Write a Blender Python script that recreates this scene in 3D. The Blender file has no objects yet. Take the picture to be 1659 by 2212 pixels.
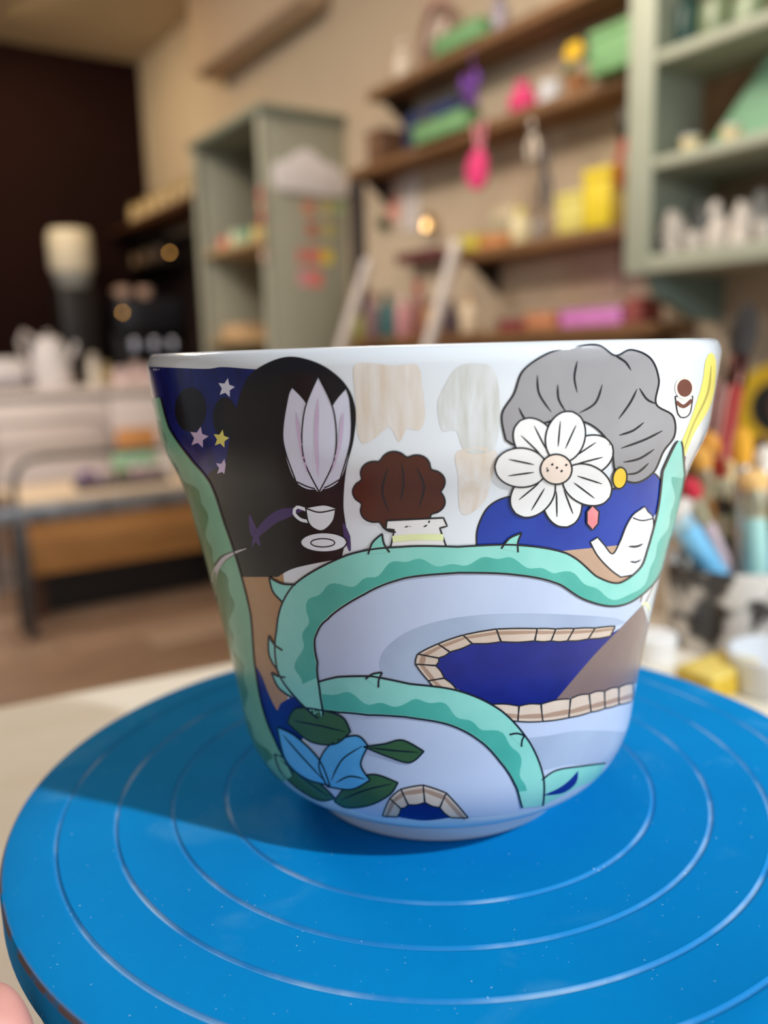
import bpy, bmesh, math, random
from mathutils import Vector, Matrix
random.seed(7)
SC = bpy.context.scene
COL = SC.collection
# ------------------------------------------------------------------ camera
FPX, PITCH, ROLL = 1842.3, .1818, -.0283
CAM = Vector((-.0112, -.1974, .1028))
WPX, HPX = 1659, 2212
_f = Vector((0, math.cos(PITCH), -math.sin(PITCH))); _u = Vector((0, math.sin(PITCH), math.cos(PITCH))); _r = Vector((1, 0, 0))
CR = _r*math.cos(ROLL) + _u*math.sin(ROLL); CU = _u*math.cos(ROLL) - _r*math.sin(ROLL); CF = _f
cd = bpy.data.cameras.new('camera'); cam = bpy.data.objects.new('camera', cd); COL.objects.link(cam)
m = Matrix((CR, CU, -CF)).transposed().to_4x4(); m.translation = CAM; cam.matrix_world = m
cd.sensor_fit = 'VERTICAL'; cd.sensor_height = 36; cd.lens = 36*FPX/HPX; cd.clip_start = .005; cd.clip_end = 50
cd.dof.use_dof = True; cd.dof.focus_distance = .150; cd.dof.aperture_fstop = cd.lens/3.3
SC.camera = cam
# ------------------------------------------------------------------ world, lights, exposure
SC.view_settings.view_transform = 'Standard'; SC.view_settings.look = 'None'
SC.view_settings.exposure = 0.0; SC.view_settings.gamma = 1; SC.view_settings.use_curve_mapping = False
wd = bpy.data.worlds.new('daylight'); SC.world = wd; wd.use_nodes = True
wd.node_tree.nodes['Background'].inputs[0].default_value = (.86, .93, 1, 1)
wd.node_tree.nodes['Background'].inputs[1].default_value = .36
RZ = math.radians(34)
UU = Vector((-math.sin(RZ), math.cos(RZ), 0)); NN = Vector((math.cos(RZ), math.sin(RZ), 0))
def RP(b, a, z): return Vector((CAM.x, CAM.y, 0)) + NN*b + UU*a + Vector((0, 0, z))   # room coordinates: b to the shelf wall, a along it
def light(name, kind, loc, target, energy, color, size=None, size_y=None):
    l = bpy.data.lights.new(name, kind); o = bpy.data.objects.new(name, l); COL.objects.link(o)
    o.location = loc; o.rotation_euler = (Vector(target)-Vector(loc)).to_track_quat('-Z', 'Y').to_euler()
    l.energy = energy; l.color = color
    if kind == 'AREA':
        l.size = size
        if size_y: l.shape = 'RECTANGLE'; l.size_y = size_y
    elif size is not None: l.shadow_soft_size = size
    return o
light('window_daylight', 'AREA', (1.35, -.75, .75), (0, 0, .04), 6, (.78, .90, 1), .9, 1.2)
light('key_light', 'AREA', (.605, -.445, .63), (0, 0, .04), 10, (.84, .93, 1), .024, .024)  # unseen compact key, angled to match the cup's shadow edge; no lamp body
light('ceiling_lamp_light', 'AREA', RP(1.0, 4.25, 1.69), RP(1.25, 4.35, 0), 15, (1, .78, .47), .4, .4)
light('shelf_fill_light', 'AREA', RP(.9, 1.15, 1.25), RP(1.75, 1.25, .25), 12, (1, .88, .74), .6, .6)  # unseen fill placed to brighten the shelf wall
light('room_fill_light', 'AREA', RP(-.2, 2.5, 1.6), RP(.1, 2.9, -.8), 50, (1, .89, .79), .8, .8)  # unseen fill added to lift the dark floor, bench and counter
# ------------------------------------------------------------------ pixel helpers (rays of the photograph met with real planes)
def ray(px, py): return CR*((px-WPX/2)/FPX) - CU*((py-HPX/2)/FPX) + CF
def on_wall(px, py, b):
    d = ray(px, py); t = b/d.dot(NN); return (t*d.dot(UU), CAM.z+t*d.z)          # -> a, z
def on_end(px, py, a):
    d = ray(px, py); t = a/d.dot(UU); return (t*d.dot(NN), CAM.z+t*d.z)          # -> b, z
def on_z(px, py, z):
    d = ray(px, py); t = (z-CAM.z)/d.z; p = CAM+d*t; return p
def on_zr(px, py, z):
    d = ray(px, py); t = (z-CAM.z)/d.z; return (t*d.dot(NN), t*d.dot(UU))        # -> b, a
def at_range(px, py, t): return CAM + ray(px, py)*t
# ------------------------------------------------------------------ materials
def lin(c):
    return tuple(((v/255)/12.92 if v/255 <= .04045 else ((v/255+.055)/1.055)**2.4) for v in c) + (1,)
MATS = {}
def mat(name, c, c2=None, scale=6, rough=.6, metal=0, stretch=(1, 1, 1), bump=0, coat=0, emit=0, alpha=None, detail=4, ramp=(.35, .65), trans=0, ior=None, spec=.5):
    if name in MATS: return MATS[name]
    mt = bpy.data.materials.new(name); mt.use_nodes = True; nt = mt.node_tree; N = nt.nodes; L = nt.links
    p = N['Principled BSDF']; p.inputs['Base Color'].default_value = lin(c); p.inputs['Roughness'].default_value = rough
    p.inputs['Metallic'].default_value = metal; p.inputs['Coat Weight'].default_value = coat; p.inputs['Coat Roughness'].default_value = .06
    p.inputs['Transmission Weight'].default_value = trans; p.inputs['Specular IOR Level'].default_value = spec
    if ior: p.inputs['IOR'].default_value = ior
    if emit: p.inputs['Emission Color'].default_value = lin(c); p.inputs['Emission Strength'].default_value = emit
    tc = N.new('ShaderNodeTexCoord'); mp = N.new('ShaderNodeMapping'); mp.inputs['Scale'].default_value = stretch
    L.new(tc.outputs['Object'], mp.inputs['Vector'])
    no = N.new('ShaderNodeTexNoise'); no.inputs['Scale'].default_value = scale; no.inputs['Detail'].default_value = detail
    L.new(mp.outputs['Vector'], no.inputs['Vector'])
    rp = N.new('ShaderNodeValToRGB'); L.new(no.outputs['Fac'], rp.inputs['Fac'])
    if c2 is None: c2 = tuple(min(255, int(v*1.06+2)) for v in c)
    rp.color_ramp.elements[0].position, rp.color_ramp.elements[1].position = ramp
    rp.color_ramp.elements[0].color = lin(c); rp.color_ramp.elements[1].color = lin(c2)
    L.new(rp.outputs['Color'], p.inputs['Base Color'])
    if bump:
        bn = N.new('ShaderNodeBump'); bn.inputs['Strength'].default_value = bump; bn.inputs['Distance'].default_value = .002
        L.new(no.outputs['Fac'], bn.inputs['Height']); L.new(bn.outputs['Normal'], p.inputs['Normal'])
    MATS[name] = mt; return mt
# ------------------------------------------------------------------ mesh helpers
def mesh_from(bm, name, smooth=True):
    me = bpy.data.meshes.new(name); bm.to_mesh(me); bm.free()
    if smooth:
        for p in me.polygons: p.use_smooth = True
        me.set_sharp_from_angle(angle=math.radians(38))
    return me
def obj(name, me, material=None, parent=None, loc=(0, 0, 0), rot=(0, 0, 0)):
    if isinstance(me, bmesh.types.BMesh): me = mesh_from(me, name)
    o = bpy.data.objects.new(name, me); COL.objects.link(o); o.location = loc; o.rotation_euler = rot
    if material and not me.materials: me.materials.append(material)
    if parent: o.parent = parent
    return o
def tag(o, label, cat, group=None):
    o['label'] = label; o['category'] = cat
    if group: o['group'] = group
    return o
def thing(name, label, cat, loc=(0, 0, 0), rz=RZ, group=None, rot=None):
    o = bpy.data.objects.new(name, None); COL.objects.link(o); o.empty_display_size = .02
    o.location = loc; o.rotation_euler = rot or (0, 0, rz); return tag(o, label, cat, group)
def struct(o): o['kind'] = 'structure'; return o
def box(bm, x0, x1, y0, y1, z0, z1, bev=0):
    b2 = bmesh.new(); bmesh.ops.create_cube(b2, size=1)
    for v in b2.verts: v.co = Vector(((x0+x1)/2+v.co.x*(x1-x0), (y0+y1)/2+v.co.y*(y1-y0), (z0+z1)/2+v.co.z*(z1-z0)))
    if bev: bmesh.ops.bevel(b2, geom=b2.edges[:], offset=bev, segments=2, profile=.5, affect='EDGES')
    t = bpy.data.meshes.new('t'); b2.to_mesh(t); b2.free(); bm.from_mesh(t); bpy.data.meshes.remove(t); return bm
def bx(x0, x1, y0, y1, z0, z1, bev=0): return box(bmesh.new(), x0, x1, y0, y1, z0, z1, bev)
def lathe(prof, n=32, closed=False):
    bm = bmesh.new(); rings = []
    for r, z in prof:
        if r < 1e-6: rings.append([bm.verts.new((0, 0, z))])
        else: rings.append([bm.verts.new((r*math.cos(2*math.pi*i/n), r*math.sin(2*math.pi*i/n), z)) for i in range(n)])
    pairs = list(zip(rings, rings[1:]))
    if closed: pairs.append((rings[-1], rings[0]))
    for A, B in pairs:
        for i in range(n):
            j = (i+1) % n
            if len(A) == 1 and len(B) == 1: continue
            if len(A) == 1: bm.faces.new((A[0], B[j], B[i]))
            elif len(B) == 1: bm.faces.new((A[i], A[j], B[0]))
            else: bm.faces.new((A[i], A[j], B[j], B[i]))
    bmesh.ops.recalc_face_normals(bm, faces=bm.faces[:]); return bm
def tube(bm, pts, rad, n=10, caps=True):
    pts = [Vector(p) for p in pts]; R = rad if hasattr(rad, '__len__') else [rad]*len(pts)
    prev = None; rings = []; up = Vector((0, 0, 1))
    for i, p in enumerate(pts):
        t = (pts[min(i+1, len(pts)-1)]-pts[max(i-1, 0)]).normalized()
        if prev is None:
            a = up if abs(t.z) < .9 else Vector((1, 0, 0)); s = t.cross(a).normalized()
        else: s = (prev - t*prev.dot(t)).normalized()
        prev = s; w = t.cross(s)
        rings.append([bm.verts.new(p+(s*math.cos(2*math.pi*k/n)+w*math.sin(2*math.pi*k/n))*R[i]) for k in range(n)])
    for A, B in zip(rings, rings[1:]):
        for k in range(n): bm.faces.new((A[k], A[(k+1) % n], B[(k+1) % n], B[k]))
    if caps: bm.faces.new(rings[0][::-1]); bm.faces.new(rings[-1])
    bmesh.ops.recalc_face_normals(bm, faces=bm.faces[:]); return bm
def prism(pts, th, bev=0):                      # outline in x,z extruded along y by th (front at y=0)
    bm = bmesh.new(); f = bm.faces.new([bm.verts.new((x, 0, z)) for x, z in pts])
    r = bmesh.ops.extrude_face_region(bm, geom=[f])
    for v in r['geom']:
        if isinstance(v, bmesh.types.BMVert): v.co.y += th
    bmesh.ops.recalc_face_normals(bm, faces=bm.faces[:])
    if bev: bmesh.ops.bevel(bm, geom=[e for e in bm.edges if e.calc_face_angle(0) > .6], offset=bev, segments=2, profile=.5, affect='EDGES')
    return bm
def spline(pts, closed=True, step=6.0):         # pts (x, y[, corner]); Catmull-Rom sampled
    n = len(pts); out = []
    rng = range(n) if closed else range(n-1)
    P = lambda i: pts[i % n] if closed else pts[max(0, min(n-1, i))]
    for i in rng:
        p0, p1, p2, p3 = P(i-1), P(i), P(i+1), P(i+2)
        if len(p1) > 2 and p1[2]: p0 = p1
        if len(p2) > 2 and p2[2]: p3 = p2
        k = max(2, int(math.hypot(p2[0]-p1[0], p2[1]-p1[1])/step))
        for j in range(k):
            t = j/k
            out.append(tuple(.5*(2*p1[c]+(p2[c]-p0[c])*t+(2*p0[c]-5*p1[c]+4*p2[c]-p3[c])*t*t+(3*p1[c]-p0[c]-3*p2[c]+p3[c])*t**3) for c in (0, 1)))
    if not closed: out.append((pts[-1][0], pts[-1][1]))
    return out
def cat1(vals, m):                              # resample a scalar list linearly to m values
    n = len(vals); return [vals[min(n-2, int(i*(n-1)/(m-1)))] * (1-((i*(n-1)/(m-1))-min(n-2, int(i*(n-1)/(m-1))))) + vals[min(n-2, int(i*(n-1)/(m-1)))+1]*((i*(n-1)/(m-1))-min(n-2, int(i*(n-1)/(m-1)))) for i in range(m)]

# ================================================================== THE ROOM
ZF, ZT, BW, AE, ZC = -.80, -.07, 1.755, 4.87, 1.70
M_cream = mat('wall_paint', (192, 172, 146), (200, 182, 156), 1.2, .85, bump=.05)
M_brown = mat('brown_wall_paint', (27, 8, 5), (33, 10, 7), 1.5, .95, spec=.2)
M_ceil = mat('ceiling_paint', (200, 180, 145), (206, 188, 155), 1.2, .9)
def room(name, bm, material, loc=(0, 0, 0), parent=None):
    return obj(name, bm, material, parent, RP(*loc) if parent is None else loc, (0, 0, RZ) if parent is None else (0, 0, 0))
struct(room('wall_right', bx(BW, BW+.1, -.6, AE+.1, ZF, ZC), M_cream))
struct(room('wall_back', bx(-2.6, BW, AE, AE+.1, ZF, ZC), M_brown))
struct(room('ceiling', bx(-2.6, BW+.1, -.6, AE+.1, ZC, ZC+.1), M_ceil))
floor = struct(room('floor', bx(-2.6, BW+.1, -1.2, AE+.1, ZF-.08, ZF-.012), mat('subfloor', (60, 48, 38))))
pm = [mat('plank_%d' % i, c, c2, 5, .45, stretch=(1, 9, 1), bump=.1) for i, (c, c2) in enumerate((((150, 122, 100), (128, 100, 80)), ((138, 110, 88), (118, 92, 72)), ((160, 134, 112), (138, 112, 92))))]
pmesh = []
for i in range(3):
    me = mesh_from(bx(.002, 1.198, .0015, .1385, -.012, 0, .0015), 'plank'); me.materials.append(pm[i]); pmesh.append(me)
k = 0
for j in range(20):
    for i in range(3):
        obj('plank', pmesh[(i*2+j+random.randrange(2)) % 3], None, floor, (-1.9+i*1.2+(j % 3)*.35-(.6 if j % 2 else 0), 1.2+j*.14, ZF)); k += 1
# bulkhead under the ceiling
tz = on_wall(560, 60, 1.60)[1]; struct(room('trim_1', bx(1.60, BW, on_wall(640, 0, 1.60)[0], on_wall(405, 150, 1.60)[0], tz, ZC, .05), mat('bulkhead_paint', (190, 164, 136), (198, 172, 144), 2, .85)))
# dark backsplash beneath the glass shelf
struct(room('trim_2', bx(BW-.02, BW, 3.44, AE, ZF, .74), mat('dark_panel', (30, 20, 17), (38, 26, 22), 3, .5)))

# ================================================================== NEAR TABLE
E0 = Vector((-.213, .219, 0)); EA = math.atan2(.056, .111)
tb = thing('work_table', 'pale wooden work table under the blue turntable', 'table', (E0.x, E0.y, ZF), EA)
M_tab = mat('pale_table_wood', (254, 245, 230), (248, 236, 216), 3, .5, stretch=(1, 12, 1))
obj('table_top', bx(-.75, 1.30, -1.0, 0, ZT-ZF-.028, ZT-ZF, .003), M_tab, tb)
for x in (-.68, 1.23):
    for y in (-.94, -.06): obj('leg', bx(x-.03, x+.03, y-.03, y+.03, 0, ZT-ZF-.028, .003), M_tab, tb)

# ================================================================== TURNTABLE
GR = (.0515, .0640, .0765, .0890)
def blue_material():
    mt = bpy.data.materials.new('blue_enamel'); mt.use_nodes = True; N = mt.node_tree.nodes; L = mt.node_tree.links; p = N['Principled BSDF']
    tc = N.new('ShaderNodeTexCoord'); sp = N.new('ShaderNodeSeparateXYZ'); L.new(tc.outputs['Object'], sp.inputs[0])
    def M(op, a, b=None, c=None):
        n = N.new('ShaderNodeMath'); n.operation = op
        for i, v in enumerate((a, b, c)):
            if v is None: continue
            if isinstance(v, (int, float)): n.inputs[i].default_value = v
            else: L.new(v, n.inputs[i])
        return n.outputs[0]
    r = M('SQRT', M('ADD', M('MULTIPLY', sp.outputs[0], sp.outputs[0]), M('MULTIPLY', sp.outputs[1], sp.outputs[1])))
    def noise(s, d=4, dist=0):
        n = N.new('ShaderNodeTexNoise'); n.inputs['Scale'].default_value = s; n.inputs['Detail'].default_value = d; n.inputs['Distortion'].default_value = dist
        L.new(tc.outputs['Object'], n.inputs['Vector']); return n.outputs['Fac']
    def smooth(v, a, b):
        n = N.new('ShaderNodeMapRange'); n.interpolation_type = 'SMOOTHSTEP'; L.new(v, n.inputs[0]); n.inputs[1].default_value = a; n.inputs[2].default_value = b; return n.outputs[0]
    g = None
    for rk in GR:
        d = M('ABSOLUTE', M('SUBTRACT', r, rk)); s = M('SUBTRACT', 1, smooth(d, .0002, .0007)); g = s if g is None else M('MAXIMUM', g, s)
    g = M('MULTIPLY', g, M('MULTIPLY_ADD', smooth(noise(45), .45, .72), .5, .05))
    smudge = M('MULTIPLY', smooth(noise(38, 5, .6), .58, .78), .22)
    speck = M('MULTIPLY', smooth(noise(1300, 1), .76, .80), .5)
    edge = M('MULTIPLY', smooth(r, .0990, .0999), smooth(sp.outputs[2], .0680, .0690))
    edge = M('MULTIPLY', edge, smooth(noise(120), .32, .46))
    base = N.new('ShaderNodeMix'); base.data_type = 'RGBA'; L.new(smooth(noise(22), .3, .7), base.inputs[0])
    base.inputs[6].default_value = lin((0, 122, 186)); base.inputs[7].default_value = lin((0, 130, 194))
    def mixc(a, fac, c):
        n = N.new('ShaderNodeMix'); n.data_type = 'RGBA'; L.new(fac, n.inputs[0]); L.new(a, n.inputs[6]); n.inputs[7].default_value = lin(c); return n.outputs[2]
    c = mixc(base.outputs[2], smudge, (110, 175, 205)); c = mixc(c, g, (190, 205, 215)); c = mixc(c, speck, (200, 225, 235)); c = mixc(c, edge, (108, 94, 90))
    L.new(c, p.inputs['Base Color']); p.inputs['Roughness'].default_value = .75; p.inputs['Specular IOR Level'].default_value = .06
    bn = N.new('ShaderNodeBump'); bn.inputs['Strength'].default_value = .12; bn.inputs['Distance'].default_value = .0006; L.new(noise(260, 3), bn.inputs['Height']); L.new(bn.outputs['Normal'], p.inputs['Normal'])
    return mt
M_blue = blue_material()
tt = thing('pottery_turntable', 'round blue pottery turntable with concentric grooves on pale table', 'turntable', (0, 0, ZT), 0)
pr = [(0, .0695), (.020, .070)]
for rk in GR: pr += [(rk-.0011, .070), (rk-.0006, .07012), (rk-.0001, .0696), (rk+.0002, .0696), (rk+.0006, .06995), (rk+.0010, .070)]
pr += [(.0985, .070), (.0996, .0696), (.1, .0688), (.1, .0625), (.0994, .0618), (.0975, .0616), (.0970, .060), (.0, .060)]
obj('disc', lathe(pr, 180), M_blue, tt)
obj('skirt', lathe([(.0968, .0612), (.0962, .050), (.0945, .043), (.0915, .042), (.0915, .0595)], 120), mat('dark_navy_enamel', (40, 36, 68), (46, 38, 64), 14, .4), tt)
obj('column', lathe([(.016, .0602), (.016, .020), (.0, .020)], 40), mat('steel', (150, 150, 152), rough=.3, metal=1), tt)
obj('base', lathe([(0, 0), (.072, 0), (.074, .003), (.070, .010), (.03, .016), (.018, .022), (.0, .022)], 64), mat('dark_navy_enamel', (44, 38, 70)), tt)

# ================================================================== CUP
OUT = [(.0300, .0), (.0308, .0004), (.0312, .002), (.0316, .0052), (.0330, .0064), (.0375, .0074), (.0412, .0098), (.0440, .0140), (.0458, .0190), (.0468, .0260), (.0484, .0360), (.0505, .0480), (.0533, .0620), (.0556, .0735), (.0573, .0790), (.0593, .0835), (.0604, .0870), (.0610, .0920), (.0620, .1000), (.06205, .1022), (.0614, .1038), (.0604, .1043)]
def cr3(P, n=5):
    out = []
    for i in range(len(P)-1):
        p0, p1, p2, p3 = P[max(0, i-1)], P[i], P[i+1], P[min(len(P)-1, i+2)]
        for j in range(n):
            t = j/n; out.append(tuple(.5*(2*p1[c]+(p2[c]-p0[c])*t+(2*p0[c]-5*p1[c]+4*p2[c]-p3[c])*t*t+(3*p1[c]-p0[c]-3*p2[c]+p3[c])*t**3) for c in (0, 1)))
    out.append(P[-1]); return out
PROF = cr3(OUT, 5)
INN = cr3([(.0604, .1043), (.0594, .1036), (.0588, .1015), (.0582, .0950), (.0570, .0860), (.0520, .0700), (.0490, .0540), (.0450, .0300), (.0420, .0170), (.0340, .0110), (.0, .0100)], 4)
S = [0]
for p, q in zip(PROF, PROF[1:]): S.append(S[-1]+math.hypot(q[0]-p[0], q[1]-p[1]))
def interp(xs, ys, x):
    if x <= xs[0]: return ys[0]
    lo, hi = 0, len(xs)-1
    if x >= xs[hi]: return ys[hi]
    while hi-lo > 1:
        mid = (lo+hi)//2
        if xs[mid] <= x: lo = mid
        else: hi = mid
    t = (x-xs[lo])/max(1e-12, xs[hi]-xs[lo]); return ys[lo]*(1-t)+ys[hi]*t
PRr = [p[0] for p in PROF]; PZ = [p[1] for p in PROF]
for i in range(1, len(PZ)): PZ[i] = max(PZ[i], PZ[i-1]+1e-7)
def r_of_z(z): return interp(PZ, PRr, z)
def cup_uv(px, py):                             # photograph pixel -> (theta*.05, arclength) on the cup wall
    shift = 0.0; sgn = 1 if px > 945 else -1
    for tries in range(60):
        d = ray(px - sgn*shift, py); hl = math.hypot(d.x, d.y)
        tc_ = -(CAM.x*d.x+CAM.y*d.y)/(hl*hl); t0 = tc_-.075/hl; hit = None; prev = t0
        for k in range(70):
            t = t0+(tc_-t0)*k/69; p = CAM+d*t
            if 0 <= p.z <= .1043 and math.hypot(p.x, p.y) <= r_of_z(p.z):
                lo, hi = prev, t
                for _ in range(18):
                    mid = (lo+hi)/2; q = CAM+d*mid
                    if math.hypot(q.x, q.y) <= r_of_z(q.z) and 0 <= q.z <= .1043: hi = mid
                    else: lo = mid
                hit = CAM+d*hi; break
            prev = t
        if hit: break
        shift += 2.0
    if not hit: hit = Vector((sgn*.05, -.01, .05))
    th = math.atan2(hit.x, -hit.y)
    if shift > 0: th += sgn*min(.30, .02*shift)
    return th*.05, interp(PZ, S, hit.z)
def cup_pos(U, V, off):
    th = U/.05; e = .0004
    r, z = interp(S, PRr, V), interp(S, PZ, V)
    dr, dz = interp(S, PRr, V+e)-interp(S, PRr, V-e), interp(S, PZ, V+e)-interp(S, PZ, V-e)
    l = math.hypot(dr, dz) or 1; nr, nz = dz/l, -dr/l
    r += nr*off; z += nz*off
    return Vector((math.sin(th)*r, -math.cos(th)*r, z))
M_porc = mat('white_glazed_porcelain', (222, 224, 229), (226, 228, 232), 20, .16, coat=.6)
cup = thing('painted_cup', 'flared white porcelain cup painted with turquoise ribbons and a blue pond', 'cup', (0, 0, 0), 0)
obj('body', lathe([(0, .0028), (.0275, .0028), (.0288, .0004)] + PROF + INN[1:], 200), M_porc, cup)
def paint(name, c, c2=None, scale=160, st=(1, 1, 1), rough=.22, ramp=(.3, .7)): return mat('enamel_'+name, c, c2, scale, rough, stretch=st, coat=.06, ramp=ramp, spec=.28)
INK = paint('ink', (22, 20, 26), (30, 28, 36))
LV = [0]                                        # paint coat: later coats lie over earlier ones
def coat(n): LV[0] = n
def next_off(d=0): return .00003+(LV[0]+d)*.000014
def patch(name, pts, material, parent=None, step=7, px=True, d=None):
    off = next_off(d if d is not None else (1 if parent else 0)); poly = spline(pts, True, step)
    uv = [cup_uv(*p) for p in poly] if px else poly
    cl = []
    for p in uv:
        if not cl or math.hypot(p[0]-cl[-1][0], p[1]-cl[-1][1]) > 1e-5: cl.append(p)
    bm = bmesh.new(); bm.faces.new([bm.verts.new((u, v, 0)) for u, v in cl])
    bmesh.ops.triangulate(bm, faces=bm.faces[:])
    us = [p[0] for p in cl]; vs = [p[1] for p in cl]
    def cuts(lo, hi, st, no, ax):
        k = math.ceil(lo/st)
        while k*st < hi:
            co = (k*st, 0, 0) if ax == 0 else (0, k*st, 0)
            bmesh.ops.bisect_plane(bm, geom=bm.verts[:]+bm.edges[:]+bm.faces[:], plane_co=co, plane_no=no); k += 1
    cuts(min(us), max(us), .0016, (1, 0, 0), 0); cuts(min(vs), max(vs), .0016, (0, 1, 0), 1)
    bmesh.ops.remove_doubles(bm, verts=bm.verts[:], dist=1e-7)
    for v in bm.verts: v.co = cup_pos(v.co.x, v.co.y, off)
    bm.normal_update()
    for f in bm.faces:
        c = f.calc_center_median()
        if f.normal.x*c.x+f.normal.y*c.y < 0: f.normal_flip()
    me = bpy.data.meshes.new(name); bm.to_mesh(me); bm.free()
    for p in me.polygons: p.use_smooth = True
    return obj(name, me, material, parent or cup)
def stroke_mesh(lines, off):                    # lines: list of (pts, width px list or number)
    bm = bmesh.new()
    for pts, w in lines:
        P = spline(pts, False, 5); m_ = len(P); ws = cat1(w, m_) if isinstance(w, (list, tuple)) else [w]*m_
        L_, R_ = [], []
        for i, p in enumerate(P):
            a, b = P[max(0, i-1)], P[min(m_-1, i+1)]; dx, dy = b[0]-a[0], b[1]-a[1]; l = math.hypot(dx, dy) or 1
            nx, ny = -dy/l*ws[i]/2, dx/l*ws[i]/2
            L_.append(bm.verts.new(cup_pos(*cup_uv(p[0]+nx, p[1]+ny), off))); R_.append(bm.verts.new(cup_pos(*cup_uv(p[0]-nx, p[1]-ny), off)))
        for i in range(m_-1):
            try: bm.faces.new((L_[i], L_[i+1], R_[i+1], R_[i]))
            except ValueError: pass
    bm.normal_update()
    for f in bm.faces:
        c = f.calc_center_median()
        if f.normal.x*c.x+f.normal.y*c.y < 0: f.normal_flip()
    me = bpy.data.meshes.new('stroke'); bm.to_mesh(me); bm.free()
    for p in me.polygons: p.use_smooth = True
    return me
def strokes(name, lines, material=INK, parent=None, d=None): return obj(name, stroke_mesh(lines, next_off(d if d is not None else (2 if parent else 0))), material, parent or cup)
def finish(bm, name, material, parent):
    bm.normal_update()
    for f in bm.faces:
        c = f.calc_center_median()
        if f.normal.x*c.x+f.normal.y*c.y < 0: f.normal_flip()
    me = bpy.data.meshes.new(name); bm.to_mesh(me); bm.free()
    for p in me.polygons: p.use_smooth = True
    return obj(name, me, material, parent)
def strip(name, A_, B_, material, parent, d):   # painted band between two lines of equal length
    off = next_off(d); bm = bmesh.new(); rows = []
    for a, b in zip(A_, B_):
        k_ = 7; rows.append([bm.verts.new(cup_pos(*cup_uv(a[0]+(b[0]-a[0])*i/k_, a[1]+(b[1]-a[1])*i/k_), off)) for i in range(k_+1)])
    for r0, r1 in zip(rows, rows[1:]):
        for i in range(len(r0)-1): bm.faces.new((r0[i], r0[i+1], r1[i+1], r1[i]))
    return finish(bm, name, material, parent or cup)
def tapered(pts, w=4): return (pts, [1, w, w, w*.9, 1])
def ell(cx, cy, rx, ry, rot=0, n=14):
    c, s = math.cos(rot), math.sin(rot)
    return [(cx+rx*math.cos(t)*c-ry*math.sin(t)*s, cy+rx*math.cos(t)*s+ry*math.sin(t)*c) for t in [2*math.pi*i/n for i in range(n)]]
def outline(parent, pts, w=4, closed=True): return strokes('outline', [(list(pts)+([pts[0]] if closed else []), w)], INK, parent)
def ribbon_poly(cl):                            # (x, y, half width) centre line -> closed outline
    P = spline([(c[0], c[1]) for c in cl], False, 9); hw = []
    seg = [0]
    for a, b in zip(cl, cl[1:]): seg.append(max(2, int(math.hypot(b[0]-a[0], b[1]-a[1])/9)))
    for i in range(len(cl)-1):
        for j in range(seg[i+1]): hw.append(cl[i][2]+(cl[i+1][2]-cl[i][2])*j/seg[i+1])
    hw.append(cl[-1][2]); Lf, Rt = [], []
    for i, p in enumerate(P):
        a, b = P[max(0, i-1)], P[min(len(P)-1, i+1)]; dx, dy = b[0]-a[0], b[1]-a[1]; l = math.hypot(dx, dy) or 1
        Lf.append((p[0]-dy/l*hw[i], p[1]+dx/l*hw[i])); Rt.append((p[0]+dy/l*hw[i], p[1]-dx/l*hw[i]))
    return Lf, Rt
WASH = paint('pale_blue_wash', (196, 204, 226), (188, 198, 222), 60)
SHADE = paint('blue_grey_wash', (160, 172, 196), (174, 186, 208), 80)
NAVY = paint('navy', (14, 22, 110), (22, 34, 135), 120)
NIGHT = paint('night_blue', (14, 18, 78), (22, 30, 112), 120, (3, 3, 1))
PLUM = paint('plum_black', (15, 10, 15), (20, 14, 22), 90)
LILAC = paint('lilac_white', (222, 220, 234), (214, 212, 230), 60)
ROSE = paint('rose_lilac', (205, 178, 208), (214, 190, 216), 120)
TURQ = paint('turquoise', (132, 205, 190), (150, 216, 202), 90)
TEAL = paint('teal', (72, 168, 152), (86, 180, 164), 120)
SAGE = paint('sage', (118, 176, 142), (134, 190, 156), 90)
MOSS = paint('moss', (72, 130, 92), (88, 146, 106), 120)
TAN = paint('tan', (190, 146, 104), (178, 132, 92), 90)
STONE = paint('stone', (220, 198, 180), (206, 180, 160), 120)
STONED = paint('stone_brown', (178, 144, 122), (168, 134, 112), 120)
GREY = paint('cloud_grey', (158, 153, 153), (146, 141, 143), 60)
BLUE = paint('cobalt', (22, 50, 148), (34, 66, 166), 90)
CREAMP = paint('cream', (238, 233, 230), (232, 226, 222), 60)
RUST = paint('rust_brown', (84, 34, 18), (72, 27, 14), 70)
GREEN = paint('leaf_green', (58, 92, 52), (66, 102, 58), 90)
SKY = paint('sky_blue', (76, 166, 224), (110, 188, 236), 60)
UMBER = paint('umber', (132, 108, 102), (122, 98, 93), 70)
YEL = paint('yellow', (230, 214, 96), (236, 222, 120), 90)
WASHT = paint('tan_wash', (230, 222, 216), (220, 202, 184), 220, (3, 3, .35))
WASHG = paint('grey_wash', (222, 222, 222), (200, 196, 188), 220, (3, 3, .35))
PURP = paint('purple', (76, 56, 108), (66, 46, 96), 120)
WHT = paint('white_reserve', (238, 238, 242), (234, 234, 240), 60)
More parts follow.
